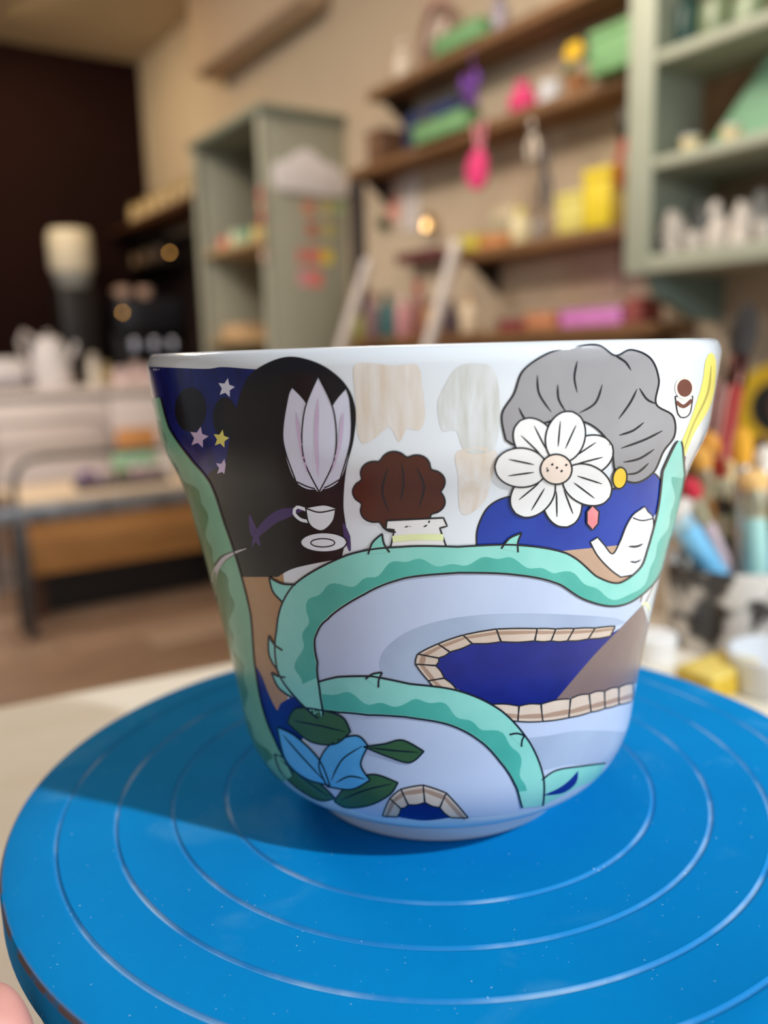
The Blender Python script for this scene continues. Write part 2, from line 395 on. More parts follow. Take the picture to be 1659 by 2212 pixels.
# pale wash below the ribbon and its grey shadow strokes
coat(0); patch('painted_wash', [(640, 1290), (720, 1250), (860, 1232), (1000, 1228), (1180, 1240), (1290, 1290), (1380, 1296), (1390, 1400), (1372, 1520), (1345, 1610), (1292, 1676), (1150, 1748), (950, 1768), (790, 1760), (690, 1690), (660, 1560), (655, 1420)], WASH)
coat(1); patch('painted_shadow', [(1330, 1335), (1150, 1325), (1000, 1332), (890, 1360), (830, 1405), (822, 1450), (850, 1490), (930, 1512), (960, 1480), (920, 1440), (930, 1400), (1000, 1370), (1150, 1358), (1330, 1352)], SHADE)
patch('painted_shadow', [(1130, 1600), (1190, 1588), (1260, 1578), (1362, 1585), (1348, 1625), (1300, 1652), (1230, 1652), (1165, 1664), (1150, 1640)], SHADE)
# night sky with plain dark spots and stars
coat(0); patch('painted_night_sky', [(322, 792, 1), (440, 797), (480, 793), (540, 797), (600, 800, 1), (545, 900), (515, 1000), (505, 1100), (500, 1200, 1), (468, 1130), (436, 1040), (366, 955), (345, 900), (330, 850)], NIGHT)
coat(1)
for cx, cy, rx, ry in ((412, 885, 34, 48), (486, 902, 26, 44), (470, 1046, 26, 34)):
    patch('painted_spot', ell(cx, cy, rx, ry), PLUM)
def star(cx, cy, r, rot=.2):
    return [(cx+(r if i % 2 == 0 else r*.48)*math.sin(rot+i*math.pi/5), cy-(r if i % 2 == 0 else r*.48)*math.cos(rot+i*math.pi/5)*1.15, 1) for i in range(10)]
coat(2)
for cx, cy, r, mm in ((489, 838, 19, LILAC), (430, 945, 21, ROSE), (478, 948, 18, YEL), (482, 1010, 17, ROSE)): patch('painted_star', star(cx, cy, r), mm, step=9)
# tan table patch at the left, navy below it
coat(1); patch('painted_tan_field', [(515, 1230, 1), (612, 1238, 1), (616, 1320), (602, 1400), (596, 1440), (622, 1500), (600, 1545), (588, 1548), (575, 1500), (548, 1440), (535, 1350)], TAN)
coat(2); patch('painted_navy_field', [(540, 1425, 1), (562, 1452), (582, 1502), (600, 1535), (606, 1520), (645, 1505), (690, 1540), (650, 1600), (606, 1630), (566, 1580), (545, 1500)], NAVY)
# dark boulder with a pale tulip (plain stand-in)
bl = [(545, 805), (598, 776), (645, 772), (702, 792), (748, 832), (768, 884), (764, 950), (748, 1015), (742, 1090), (748, 1150), (738, 1206, 1), (640, 1226), (600, 1246, 1), (522, 1246, 1), (478, 1190), (470, 1110), (484, 1030), (502, 920), (522, 845)]
coat(3); patch('painted_dark_stone', bl, PLUM)
for kk, (nm, pts) in enumerate((('painted_petal', [(640, 1040), (612, 950), (622, 860), (632, 836, 1), (668, 880), (690, 960), (690, 1050)]), ('painted_petal', [(735, 1035), (758, 950), (757, 870), (748, 838, 1), (716, 880), (692, 960), (690, 1050)]), ('painted_petal', [(690, 1062), (656, 985), (658, 890), (688, 812, 1), (722, 890), (724, 985)]))):
    coat((4, 4, 7)[kk]); q = patch(nm, pts, LILAC); outline(q, pts, 3)
coat(9); strokes('painted_petal_vein', [tapered([(688, 860), (684, 940), (688, 1030)], 9), tapered([(640, 890), (650, 960), (664, 1020)], 7), tapered([(742, 890), (734, 960), (716, 1020)], 7)], ROSE)
coat(4); strokes('painted_leaf', [([(545, 1180), (560, 1150), (600, 1115), (660, 1098)], [2, 20, 24, 3]), ([(540, 1112), (548, 1145), (562, 1178)], [3, 18, 4]), ([(742, 1130), (750, 1160), (756, 1190)], [3, 14, 4])], PURP)
# tea cup and saucer
coat(5); sa = ell(700, 1171, 50, 21); q = patch('painted_saucer', sa, WHT); outline(q, sa, 3); strokes('saucer_ring', [(ell(698, 1172, 26, 9)+[(724, 1172)], 2.5)], INK, q)
tc_ = [(661, 1096, 1), (700, 1090), (726, 1097, 1), (720, 1125), (700, 1145), (682, 1143), (667, 1128)]
coat(5); strokes('painted_cup_handle', [([(665, 1102), (642, 1095), (636, 1108), (650, 1122), (668, 1126)], 7)], WHT)
q = patch('painted_tea_cup', tc_, WHT); outline(q, tc_, 3); strokes('cup_rim_line', [([(663, 1098), (690, 1106), (724, 1100)], 3)], INK, q)
# tan and grey brush washes on the white wall
coat(0); patch('painted_brush_wash', [(765, 790), (800, 785), (850, 790), (900, 788), (912, 830), (918, 900), (905, 930), (880, 925), (862, 955), (842, 922), (812, 945), (785, 958), (772, 930), (768, 860)], WASHT, step=10)
patch('painted_brush_wash', [(945, 880), (952, 850), (985, 795), (1030, 785), (1068, 800), (1080, 880), (1070, 965), (1030, 980), (1000, 970), (985, 930), (955, 930)], WASHG, step=10)
patch('painted_brush_wash', [(988, 975), (1070, 972), (1060, 1040), (1045, 1085), (1010, 1112), (993, 1100), (990, 1030)], WASHT, step=10)
# rust bush in a pale pot
def bumpy(cx, cy, rx, ry, n, d, ph=0):
    return [(cx+rx*math.cos(t)*(1+d*abs(math.sin(n*t/2+ph))), cy+ry*math.sin(t)*(1+d*abs(math.sin(n*t/2+ph)))) for t in [2*math.pi*i/(n*5) for i in range(n*5)]]
coat(2); bu = bumpy(864, 1062, 88, 76, 9, .16); q = patch('painted_bush', bu, RUST, step=12); outline(q, bu, 3.5)
strokes('bush_line', [tapered([(838, 1010), (826, 1060), (840, 1105)], 4), tapered([(900, 1010), (916, 1050), (905, 1095)], 4), tapered([(868, 1000), (872, 1040), (866, 1080)], 3.5)], INK, q)
coat(4); po = [(836, 1124, 1), (958, 1118, 1), (966, 1136, 1), (950, 1140, 1), (966, 1186, 1), (842, 1192, 1), (852, 1144, 1), (834, 1142, 1)]
q = patch('painted_pot', po, CREAMP); outline(q, po, 3.5); strokes('pot_stripe', [([(848, 1164), (900, 1160), (958, 1160)], 14)], paint('lime_wash', (224, 228, 170)), q)
# blue hills, a pale round stone and a grey cloud above (plain stand-in)
coat(0); hill = [(1030, 1186, 1), (1032, 1140), (1058, 1092), (1110, 1072), (1170, 1092), (1230, 1098), (1300, 1070), (1370, 1030), (1412, 1022), (1436, 1060), (1440, 1110), (1425, 1170), (1330, 1186), (1180, 1198, 1), (1110, 1192)]
q = patch('painted_hill', hill, BLUE); outline(q, hill, 3.5)
coat(6); cl = [(1092, 950), (1084, 895), (1110, 850), (1130, 800), (1180, 765), (1230, 752), (1290, 746), (1328, 768), (1362, 756), (1404, 774), (1422, 820), (1416, 872), (1452, 898), (1456, 940), (1432, 975), (1410, 1020), (1370, 1042), (1330, 1020), (1318, 962), (1280, 920), (1230, 905), (1180, 912), (1140, 935), (1118, 962)]
q = patch('painted_cloud', cl, GREY); outline(q, cl, 4)
strokes('cloud_line', [tapered(p, 4.5) for p in ([(1120, 880), (1134, 905), (1160, 918)], [(1160, 810), (1164, 850), (1190, 890)], [(1246, 780), (1240, 815), (1246, 848)], [(1300, 830), (1285, 870), (1250, 892)], [(1328, 768), (1350, 782), (1362, 800)], [(1375, 840), (1360, 870), (1335, 905)], [(1416, 872), (1396, 862), (1380, 838)], [(1430, 930), (1390, 950), (1340, 968)], [(1412, 970), (1380, 990), (1345, 998)], [(1336, 940), (1366, 930), (1390, 912)], [(1204, 830), (1206, 862), (1222, 890)], [(1400, 1000), (1376, 1020), (1350, 1024)])], INK, q)
# a large cream flower before the cloud
for i in range(7):
    a_ = -2.2+i*2*math.pi/7; pt = ell(1200+76*math.cos(a_), 1012+72*math.sin(a_), 56, 42, a_)
    coat(9+(i % 2)*3 if i < 6 else 15); q = patch('painted_petal', pt, CREAMP); outline(q, pt, 3.5)
    strokes('petal_vein', [tapered([(1200+r_*math.cos(a_+d_), 1012+r_*math.sin(a_+d_)) for r_ in (48, 74, 104)], 3.5) for d_ in (-.18, .16)], INK, q)
coat(18); pt = ell(1200, 1012, 34, 32); q = patch('painted_flower_centre', pt, paint('peach_wash', (234, 212, 196))); outline(q, pt, 3.5)
strokes('centre_dot', [([(1190+i*10, 1000+(i*7) % 20), (1193+i*10, 1003+(i*7) % 20)], 5) for i in range(-1, 4)], INK, q)
coat(16); q = patch('painted_yellow_bead', ell(1337, 1031, 15, 23, .15), paint('gold_yellow', (236, 190, 40), (244, 206, 70))); outline(q, ell(1337, 1031, 15, 23, .15), 3)
coat(16); ge = [(1278, 1090, 1), (1292, 1104, 1), (1290, 1130, 1), (1278, 1144, 1), (1266, 1130, 1), (1266, 1104, 1)]; q = patch('painted_pink_gem', ge, paint('coral', (226, 122, 128), (236, 150, 150))); outline(q, ge, 3)
# tan table and white teapot
coat(4); ta = [(1180, 1194, 1), (1230, 1188), (1330, 1178), (1412, 1168, 1), (1402, 1220), (1380, 1252), (1340, 1264), (1276, 1262), (1240, 1222)]
patch('painted_table', ta, paint('light_tan', (194, 158, 132), (184, 148, 122)))
coat(5); strokes('painted_teapot_handle', [([(1408, 1128), (1424, 1104), (1440, 1106), (1440, 1140), (1424, 1166), (1404, 1186)], 6)], WHT)
coat(6); tp = [(1382, 1100), (1392, 1094), (1398, 1104), (1410, 1120), (1408, 1170), (1398, 1215), (1386, 1238, 1), (1340, 1246, 1), (1318, 1230), (1290, 1200), (1274, 1170, 1), (1290, 1160, 1), (1304, 1176), (1322, 1196), (1338, 1170), (1352, 1135), (1366, 1112)]
q = patch('painted_teapot', tp, WHT); outline(q, tp, 3)
strokes('teapot_line', [([(1366, 1118), (1385, 1124), (1408, 1120)], 3), tapered([(1356, 1180), (1374, 1180), (1388, 1174)], 5), tapered([(1360, 1212), (1372, 1214), (1384, 1208)], 4)], INK, q)
# pond with its stone border
coat(2); po = [(940, 1440), (960, 1412), (1010, 1392), (1100, 1382), (1210, 1382), (1300, 1374), (1338, 1358, 1), (1290, 1410), (1200, 1514, 1), (1120, 1526), (1060, 1520), (1000, 1494), (962, 1468)]
patch('painted_pond', po, NAVY)
coat(3); patch('painted_brown_bank', [(1200, 1512, 1), (1280, 1418), (1340, 1356), (1388, 1306, 1), (1402, 1370), (1390, 1472, 1), (1320, 1488), (1270, 1500)], UMBER)
coat(4)
def stones(outer, inner):
    for i in range(len(outer)-1):
        a, b, c, d = outer[i], outer[i+1], inner[i+1], inner[i]
        mid = lambda p, q_: ((p[0]+q_[0])/2, (p[1]+q_[1])/2)
        cen = ((a[0]+b[0]+c[0]+d[0])/4, (a[1]+b[1]+c[1]+d[1])/4)
        push = lambda p, k: (cen[0]+(p[0]-cen[0])*k, cen[1]+(p[1]-cen[1])*k)
        pts = [push(a, .99)+(1,), push(mid(a, b), 1.05), push(b, .99)+(1,), mid(b, c), push(c, .97)+(1,), push(mid(c, d), 1.12), push(d, .97)+(1,), mid(d, a)]
        q_ = patch('painted_stone', pts, STONE); outline(q_, pts, 3)
        e, f = mid(a, d), mid(b, c)
        patch('stone_shade', [(a[0]*.8+d[0]*.2, a[1]*.8+d[1]*.2), (b[0]*.8+c[0]*.2, b[1]*.8+c[1]*.2), (b[0]*.56+c[0]*.44, b[1]*.56+c[1]*.44), (a[0]*.62+d[0]*.38, a[1]*.62+d[1]*.38)], STONED, q_)
stones([(1328, 1352), (1285, 1356), (1240, 1357), (1200, 1358), (1160, 1357), (1072, 1358), (1000, 1371), (946, 1390), (902, 1412), (897, 1434), (925, 1470), (955, 1502), (985, 1506)], [(1318, 1374), (1270, 1380), (1225, 1384), (1190, 1384), (1155, 1384), (1082, 1386), (1020, 1390), (972, 1408), (948, 1421), (942, 1437), (960, 1464), (988, 1490), (992, 1494)])
stones([(986, 1506), (1052, 1548), (1118, 1558), (1172, 1558), (1228, 1550), (1276, 1538), (1306, 1530), (1336, 1522), (1366, 1514)], [(996, 1492), (1060, 1520), (1121, 1524), (1168, 1520), (1232, 1508), (1272, 1498), (1305, 1492), (1336, 1484), (1368, 1476)])
# right edge: brown post line, yellow ring, coffee glass, yellow leaf
coat(0); strokes('painted_brown_post', [([(1386, 1306), (1412, 1240), (1438, 1160), (1462, 1060), (1478, 985)], [14, 20, 18, 14, 8])], UMBER)
strokes('painted_yellow_ring', [(ell(1393, 1345, 13, 42)+[(1406, 1345)], 6)], paint('pale_yellow', (226, 224, 168)))
coat(1); yl = [(1536, 762), (1546, 780), (1543, 840), (1530, 885), (1500, 935), (1480, 985, 1), (1468, 968), (1492, 905), (1516, 830), (1524, 778)]
q = patch('painted_yellow_leaf', yl, YEL); strokes('leaf_vein', [tapered([(1536, 790), (1528, 850), (1496, 920), (1478, 970)], 4)], paint('olive_line', (176, 160, 80)), q)
coat(1); gb = [(1458, 856, 1), (1496, 856, 1), (1490, 892), (1476, 902), (1464, 894)]; q = patch('painted_coffee_glass', gb, paint('glass_cream', (216, 206, 200))); outline(q, gb, 2.5)
patch('glass_rim', ell(1478, 838, 21, 25), paint('rim_cream', (226, 210, 198)), q, d=3); patch('coffee', ell(1478, 838, 16, 19), paint('coffee', (112, 62, 50), (98, 52, 42)), q, d=4)
strokes('coffee_band', [([(1460, 868), (1476, 878), (1494, 864)], 8)], paint('coffee', (112, 62, 50)), q)
# turquoise ribbons
coat(7)
def ribbon(name, cl_, light_m, dark_m, dark_side=0, lw=4):
    Lf, Rt = ribbon_poly(cl_); q_ = strip(name, Lf, Rt, light_m, None, 0)
    m_ = len(Lf); D = []
    side = Lf if dark_side == 0 else Rt; oth = Rt if dark_side == 0 else Lf
    i0, i1 = int(m_*.06), int(m_*.94)
    for i in range(i0, i1):
        k_ = .42+.15*math.sin(i*.30)+.07*math.sin(i*.9)
        D.append((side[i][0]+(oth[i][0]-side[i][0])*k_, side[i][1]+(oth[i][1]-side[i][1])*k_))
    E_ = [(side[i][0]+(oth[i][0]-side[i][0])*.04, side[i][1]+(oth[i][1]-side[i][1])*.04) for i in range(i0, i1)]
    strip('ribbon_shade', D, E_, dark_m, q_, 1)
    strokes('outline', [(Lf, lw), (Rt, lw)], INK, q_)
    return q_, Lf, Rt
def leaf_tip(base1, tip, base2, parent, mm=TURQ):
    pts = [base1+(1,), ((base1[0]+tip[0])/2+(tip[1]-base1[1])*.12, (base1[1]+tip[1])/2-(tip[0]-base1[0])*.12), tip+(1,), ((base2[0]+tip[0])/2+(tip[1]-base2[1])*.10, (base2[1]+tip[1])/2-(tip[0]-base2[0])*.10), base2+(1,)]
    patch('ribbon_tip', pts, mm, parent, d=1.5); strokes('tip_outline', [(pts[:3], 4), (pts[2:], 4)], INK, parent, d=3)
q, _, _ = ribbon('painted_ribbon', [(338, 860, 10), (352, 930, 16), (385, 1000, 28), (425, 1060, 34), (455, 1140, 32), (483, 1230, 34), (508, 1330, 34), (522, 1430, 28), (540, 1530, 28), (572, 1610, 26), (622, 1682, 14)], SAGE, MOSS, 0, 3.5)
coat(8.5); strokes('painted_tendril', [([(478, 1420), (466, 1330), (462, 1250), (478, 1212), (504, 1195), (538, 1182)], [4, 8, 12, 16, 14, 2])], INK)
coat(9); strokes('painted_tendril', [([(479, 1420), (467, 1330), (464, 1250), (480, 1212), (505, 1195), (534, 1184)], [2, 5, 8, 11, 9, 1])], paint('pale_grey', (206, 200, 200)))
coat(12); q, _, _ = ribbon('painted_ribbon', [(1466, 952, 4), (1454, 1020, 24), (1442, 1100, 22), (1420, 1180, 20), (1398, 1240, 22), (1340, 1282, 24), (1276, 1270, 28), (1210, 1226, 34), (1110, 1208, 32), (990, 1208, 28), (870, 1214, 34), (770, 1240, 46), (672, 1300, 52), (640, 1370, 42), (644, 1440, 44), (668, 1500, 26), (694, 1548, 5)], TURQ, TEAL, 1)
leaf_tip((796, 1196), (826, 1152), (842, 1192), q); leaf_tip((1082, 1184), (1126, 1150), (1118, 1192), q); leaf_tip((612, 1300), (583, 1246), (640, 1262), q); leaf_tip((604, 1452), (582, 1372), (612, 1404), q); leaf_tip((632, 1506), (588, 1452), (618, 1462), q)
coat(7); q, _, _ = ribbon('painted_ribbon', [(672, 1506, 26), (730, 1500, 38), (800, 1502, 42), (880, 1512, 36), (980, 1528, 38), (1058, 1566, 40), (1112, 1624, 38), (1142, 1684, 32), (1150, 1742, 22)], TURQ, TEAL, 0)
leaf_tip((790, 1466), (826, 1452), (818, 1484), q); leaf_tip((1100, 1586), (1132, 1588), (1126, 1612), q)
coat(4); ri = [(1164, 1690, 1), (1200, 1664), (1260, 1654), (1308, 1648, 1), (1290, 1680), (1240, 1704), (1176, 1738, 1)]
q = patch('painted_ribbon', ri, TURQ); strokes('outline', [(ri[:4], 3.5)], INK, q)
coat(6); patch('painted_navy_leaf', [(1170, 1718, 1), (1206, 1702), (1230, 1684), (1248, 1664, 1), (1244, 1690), (1216, 1712)], NAVY)
# green leaves and blue petals (plain stand-in)
def leaf(pts, mm, vein):
    q_ = patch('painted_leaf', pts, mm); outline(q_, pts, 3.5); strokes('leaf_vein', [tapered(v_, 3.5) for v_ in vein], INK, q_)
coat(5); leaf([(594, 1628, 1), (640, 1650), (690, 1690), (724, 1724, 1), (690, 1728), (640, 1700), (606, 1664)], GREEN, [[(606, 1640), (660, 1684), (710, 1720)]])
leaf([(722, 1730, 1), (756, 1690), (806, 1672), (860, 1690, 1), (842, 1716), (800, 1738), (750, 1744)], GREEN, [[(736, 1728), (790, 1706), (848, 1692)]])
coat(9); leaf([(600, 1570, 1), (640, 1590), (690, 1640), (714, 1696, 1), (660, 1680), (618, 1640)], SKY, [[(612, 1586), (650, 1630), (700, 1684)]])
coat(10); leaf([(708, 1698, 1), (690, 1650), (716, 1606), (770, 1588), (796, 1610, 1), (780, 1650), (800, 1684, 1), (760, 1704)], SKY, [[(716, 1686), (740, 1640), (784, 1610)], [(726, 1690), (756, 1676), (790, 1682)]])
coat(12); leaf([(622, 1560, 1), (640, 1530), (690, 1532), (740, 1548), (758, 1580, 1), (724, 1606), (670, 1600)], GREEN, [[(636, 1556), (690, 1566), (748, 1580)]])
coat(9); leaf([(786, 1612, 1), (830, 1606), (870, 1598), (916, 1622, 1), (886, 1646), (840, 1634)], GREEN, [[(800, 1614), (850, 1620), (904, 1624)]])
# small pond near the foot
coat(2); patch('painted_pond', [(858, 1764, 1), (872, 1742), (912, 1734), (952, 1744), (972, 1766, 1), (915, 1772)], NAVY)
coat(3); stones([(826, 1762), (842, 1724), (866, 1704), (914, 1695), (964, 1712), (1012, 1766)], [(858, 1764), (866, 1746), (882, 1738), (918, 1733), (950, 1744), (974, 1766)])

# ================================================================== HAND at the rim
def skin_mesh(name, verts, edges, material, parent, sub=3):
    me = bpy.data.meshes.new(name); me.from_pydata([v[:3] for v in verts], edges, []); o = obj(name, me, material, parent)
    md = o.modifiers.new('skin', 'SKIN'); md.use_smooth_shade = True
    for i, v in enumerate(verts):
        sv = me.skin_vertices[0].data[i]; sv.radius = (v[3], v[4] if len(v) > 4 else v[3]); sv.use_root = (i == 0)
    ms = o.modifiers.new('sub', 'SUBSURF'); ms.levels = sub; ms.render_levels = sub
    return o
M_skin = mat('skin', (226, 160, 146), (214, 142, 130), 60, .5, bump=.1)
hand = thing('person', 'hand with pink thumb steadying the rim of the blue turntable', 'person', (0, 0, 0), 0)
T0 = at_range(-6, 2250, .140)
def hv(x, y, z, r, r2=None): return (T0.x+x, T0.y+y, T0.z+z, r, r2 or r)
V = [hv(-.105, -.085, -.018, .022, .017), hv(-.072, -.066, -.020, .026, .014), hv(-.044, -.052, -.020, .020, .012),       # wrist, palm, knuckles
     hv(-.030, -.028, -.010, .0115), hv(-.014, -.010, -.003, .0105), hv(-.001, .001, 0, .0100), hv(.004, .005, .001, .0070),    # thumb
     hv(-.160, -.140, -.015, .026, .021), hv(-.26, -.24, .02, .032, .028)]
ED = [(0, 1), (1, 2), (1, 3), (3, 4), (4, 5), (5, 6), (0, 7), (7, 8)]
for i, (ox, oy, ln) in enumerate(((.004, .016, 1.0), (.008, .004, 1.1), (.008, -.010, 1.02), (.002, -.022, .82))):
    n0 = len(V); V += [hv(-.030+ox, -.052+oy, -.024, .0085), hv(-.010+ox*ln, -.038+oy, -.026, .0080), hv(.010*ln+ox, -.026+oy, -.027, .0074), hv(.020*ln+ox, -.018+oy, -.026, .0055)]
    ED += [(2, n0), (n0, n0+1), (n0+1, n0+2), (n0+2, n0+3)]
skin_mesh('body', V, ED, M_skin, hand)

# ================================================================== NEAR THINGS AT THE RIGHT, on the table
def vessel(name, label, cat, loc, prof, material, parts=(), n=40, group=None, rz=0):
    t = thing(name, label, cat, loc, rz, group); obj('body', lathe(prof, n), material, t)
    for pn, pm_, mm in parts: obj(pn, pm_, mm, t)
    return t
def pot_prof(r0, r1, h, w=.003): return [(0, 0), (r0*.96, 0), (r0, .002), (r1, h-.001), (r1-w/2, h), (r1-w, h-.001), (r0-w, .004), (0, .004)]
M_speck = mat('speckled_glaze', (216, 208, 200), (44, 40, 40), 55, .3, coat=.3, detail=3, ramp=(.48, .58))
jb = on_z(1585, 1432, ZT); JH = .050; JC = Vector((jb.x+.012, jb.y+.036, ZT))
vessel('brush_jar', 'speckled black and white ceramic jar holding paint brushes', 'jar', JC, pot_prof(.036, .038, JH), M_speck)
def brush(label, top, bot_off, col, L=None, tip=(60, 44, 34), rw=.0032, ferr=(190, 180, 150), fr=.16, tr=.14, flat=1.0, name='paint_brush'):
    b = JC + Vector((bot_off[0], bot_off[1], .0065)); rng = (JC-CAM).dot(CF)+top[2]
    tpt = at_range(top[0], top[1], rng); ax = (tpt-b); ln = ax.length
    t = thing(name, label, 'brush', b, 0, rot=ax.to_track_quat('Z', 'Y').to_euler())
    cn = tuple(col); key = '%d_%d_%d' % cn
    h1 = ln*(1-fr-tr)
    obj('handle', lathe([(0, 0), (rw*.45, .0005), (rw*.7, ln*.15), (rw, ln*.45), (rw*.95, h1)], 14), mat('lacquer_'+key, cn, rough=.3, coat=.4), t)
    obj('ferrule', lathe([(rw*.95, h1-.0005), (rw*1.1, h1+.002), (rw*1.05, h1+ln*fr)], 14), mat('brass_%d_%d_%d' % ferr, ferr, rough=.28, metal=.9), t)
    obj('bristles', lathe([(rw*1.0, h1+ln*fr-.0005), (rw*1.45*flat, h1+ln*fr+ln*tr*.4), (rw*1.1*flat, h1+ln*(fr+tr*.8)), (0, ln)], 14), mat('bristle_%d_%d_%d' % tip, tip, rough=.8), t)
    return t
brush('tall red brush with a black tip leaning in the speckled jar', (1618, 650, .09), (-.014, .018), (156, 34, 26), tip=(46, 38, 34), ferr=(70, 40, 34), fr=.10, tr=.2, rw=.0065)
brush('brush with fat orange bristles standing in the speckled jar', (1604, 918, .0), (.004, -.010), (190, 176, 160), tip=(226, 160, 40), rw=.0042, ferr=(200, 196, 188), tr=.2, fr=.3)
brush('light blue thick handled brush leaning out of the speckled jar', (1448, 1085, -.02), (.010, -.006), (120, 190, 230), tip=(220, 210, 200), rw=.0075, ferr=(170, 208, 232), fr=.08, tr=.1)
brush('slim gold wooden brush leaning left in the speckled jar', (1508, 960, .01), (.012, .012), (176, 120, 56), tip=(222, 160, 70), rw=.0045)
brush('brown wooden brush beside the light blue handled one', (1540, 985, .02), (.010, .004), (140, 88, 40), tip=(190, 60, 50), rw=.005)
brush('pale pink handled brush leaning in the speckled jar', (1482, 1030, -.005), (.016, .002), (214, 186, 190), tip=(200, 40, 60), rw=.004)
brush('green handled brush standing upright in the speckled jar', (1570, 990, .02), (.004, .016), (40, 130, 84), tip=(236, 206, 150), rw=.0045)
brush('mint handled brush standing in the speckled jar', (1628, 1010, -.01), (.010, -.018), (170, 214, 204), tip=(240, 190, 120), rw=.0065)
brush('orange wooden brush with a white ferrule in the speckled jar', (1654, 960, .01), (.014, .0), (206, 120, 44), tip=(230, 222, 210), rw=.0045, ferr=(230, 226, 220))
brush('dark green handled brush behind the mint one', (1560, 1075, .01), (.0, .008), (24, 76, 48), tip=(70, 60, 50), rw=.005)
brush('sky blue handled brush beside the mint one', (1690, 1050, -.005), (.018, -.010), (150, 190, 222), tip=(230, 220, 210), rw=.006)
brush('gold tipped white brush standing in the speckled jar', (1530, 930, .03), (.002, -.002), (226, 220, 210), tip=(220, 150, 60), rw=.0042)
brush('chestnut brown brush leaning right in the speckled jar', (1650, 940, .05), (.012, .021), (150, 90, 44), tip=(90, 60, 40), rw=.0042)
wc = on_z(1690, 1540, ZT); wc2 = Vector((wc.x+.012, wc.y+.030, ZT))
vessel('water_cup', 'plain white cup beside the yellow block behind the turntable', 'cup', wc2, pot_prof(.024, .026, .020), M_porc)
wb = on_z(1420, 1452, ZT)
vessel('paint_pot', 'small white paint pot beside the painted cup', 'pot', (wb.x+.004, wb.y+.02, ZT), [(0, 0), (.0115, 0), (.012, .001), (.012, .010), (.0, .010)], mat('white_plastic', (238, 236, 234), rough=.4), [('lid', lathe([(.0128, .0095), (.0128, .0145), (.012, .0152), (0, .0155)], 30), mat('white_plastic', (238, 236, 234)))])
yb = on_z(1572, 1512, ZT)
t = thing('sponge_block', 'yellow sponge block lying between the white cup and pot', 'sponge', (yb.x, yb.y+.014, ZT), RZ)
obj('sponge', bx(-.020, .020, -.011, .011, 0, .011, .002), mat('yellow_sponge', (222, 184, 60), (206, 168, 48), 180, .9, bump=.6), t)
obj('scrub_pad', bx(-.020, .020, -.011, .011, .0108, .0140, .001), mat('scrub_yellow', (232, 206, 110), (220, 190, 90), 200, .9), t)
pb = on_z(1445, 1330, ZT)
t = thing('water_jar', 'pale cream ceramic jar standing beside the speckled brush jar', 'jar', (pb.x+.01, pb.y+.03, ZT), 0)
obj('body', lathe(pot_prof(.026, .030, .062), 40), mat('cream_ceramic', (222, 206, 186), rough=.35), t)
obj('rim_band', lathe([(.0302, .056), (.0306, .058), (.0304, .060)], 40), mat('cream_ceramic', (222, 206, 186)), t)

# ================================================================== RIGHT WALL: long shelves
BS = 1.615
M_wood = mat('shelf_wood', (134, 95, 54), (112, 77, 43), 6, .6, stretch=(1, 8, 8))
def shelf(name, label, a0, a1, z, b0=BS, th=.028, material=None, brackets=True):
    t = thing(name, label, 'shelf', RP(b0, a0, z), RZ)
    obj('board', bx(0, BW-b0, 0, a1-a0, -th, 0, .002), material or M_wood, t)
    if brackets:
        n = max(2, int((a1-a0)/.7)+1)
        for i in range(n):
            y = .06+(a1-a0-.12)*i/(n-1)
            obj('bracket', prism([(0.02, -th), (BW-b0, -th), (BW-b0, -th-.09)], .015), mat('bracket_metal', (60, 52, 46), rough=.4, metal=.6), t, (0, y, 0))
    return t
Z1 = on_wall(910, 142, BS)[1]; Z2 = on_wall(1200, 208, BS)[1]; Z3 = on_wall(1160, 515, BS)[1]; Z4 = on_wall(1200, 708, BS)[1]
A = lambda px, py, b=BS: on_wall(px, py, b)[0]
shelf('wall_shelf', 'topmost long wooden wall shelf near the sage shelf unit', A(1400, 0), A(792, 190), Z1)
shelf('wall_shelf', 'long wooden wall shelf holding the navy bag and pink pouch', A(1405, 140), A(752, 375), Z2)
shelf('wall_shelf', 'wooden wall shelf holding the yellow boxes', A(1400, 480), A(975, 545), Z3)
shelf('wall_shelf', 'lowest wooden wall shelf holding the lilac case and bottles', A(1420, 700), A(756, 725), Z4)
wt = thing('wall_workbench', 'wooden workbench along the wall below the shelves', 'table', RP(1.30, .72, ZF), RZ)
obj('bench_top', bx(0, BW-1.302, 0, 1.95, -ZF-.12, -ZF-.08, .004), M_wood, wt)
for x in (.03, BW-1.302-.03):
    for y in (.05, 1.9): obj('leg', bx(x-.025, x+.025, y-.025, y+.025, 0, -ZF-.12, .003), M_wood, wt)
def place(px, py, z, b=None):                   # a point on a shelf seen at this pixel
    bb = b or BS+.05; return RP(bb, on_wall(px, py, bb)[0], z)
def pxm(px, py, b): d = ray(px, py); return (b/d.dot(NN))/FPX     # metres per pixel there
def crate(name, label, cat, px, py, z, w, d, h, material, lid=None, b=None, group=None, bev=.004, dy=0):
    if isinstance(px, tuple):                   # pixel extent along the shelf
        bb = b or BS+.05; a0, a1 = on_wall(px[1], py, bb-d/2)[0], on_wall(px[0], py, bb-d/2)[0]; w = a1-a0-.004; px = None
        pos = RP(bb, (a0+a1)/2, z)
    else: pos = place(px, py, z, b)
    t = thing(name, label, cat, pos, RZ, group)
    obj('body', bx(-d/2, d/2, -w/2, w/2, 0, h if not lid else h*.8, bev), material, t)
    if lid: obj('lid', bx(-d/2-.002, d/2+.002, -w/2-.002, w/2+.002, h*.8, h, bev*.6), lid, t)
    return t
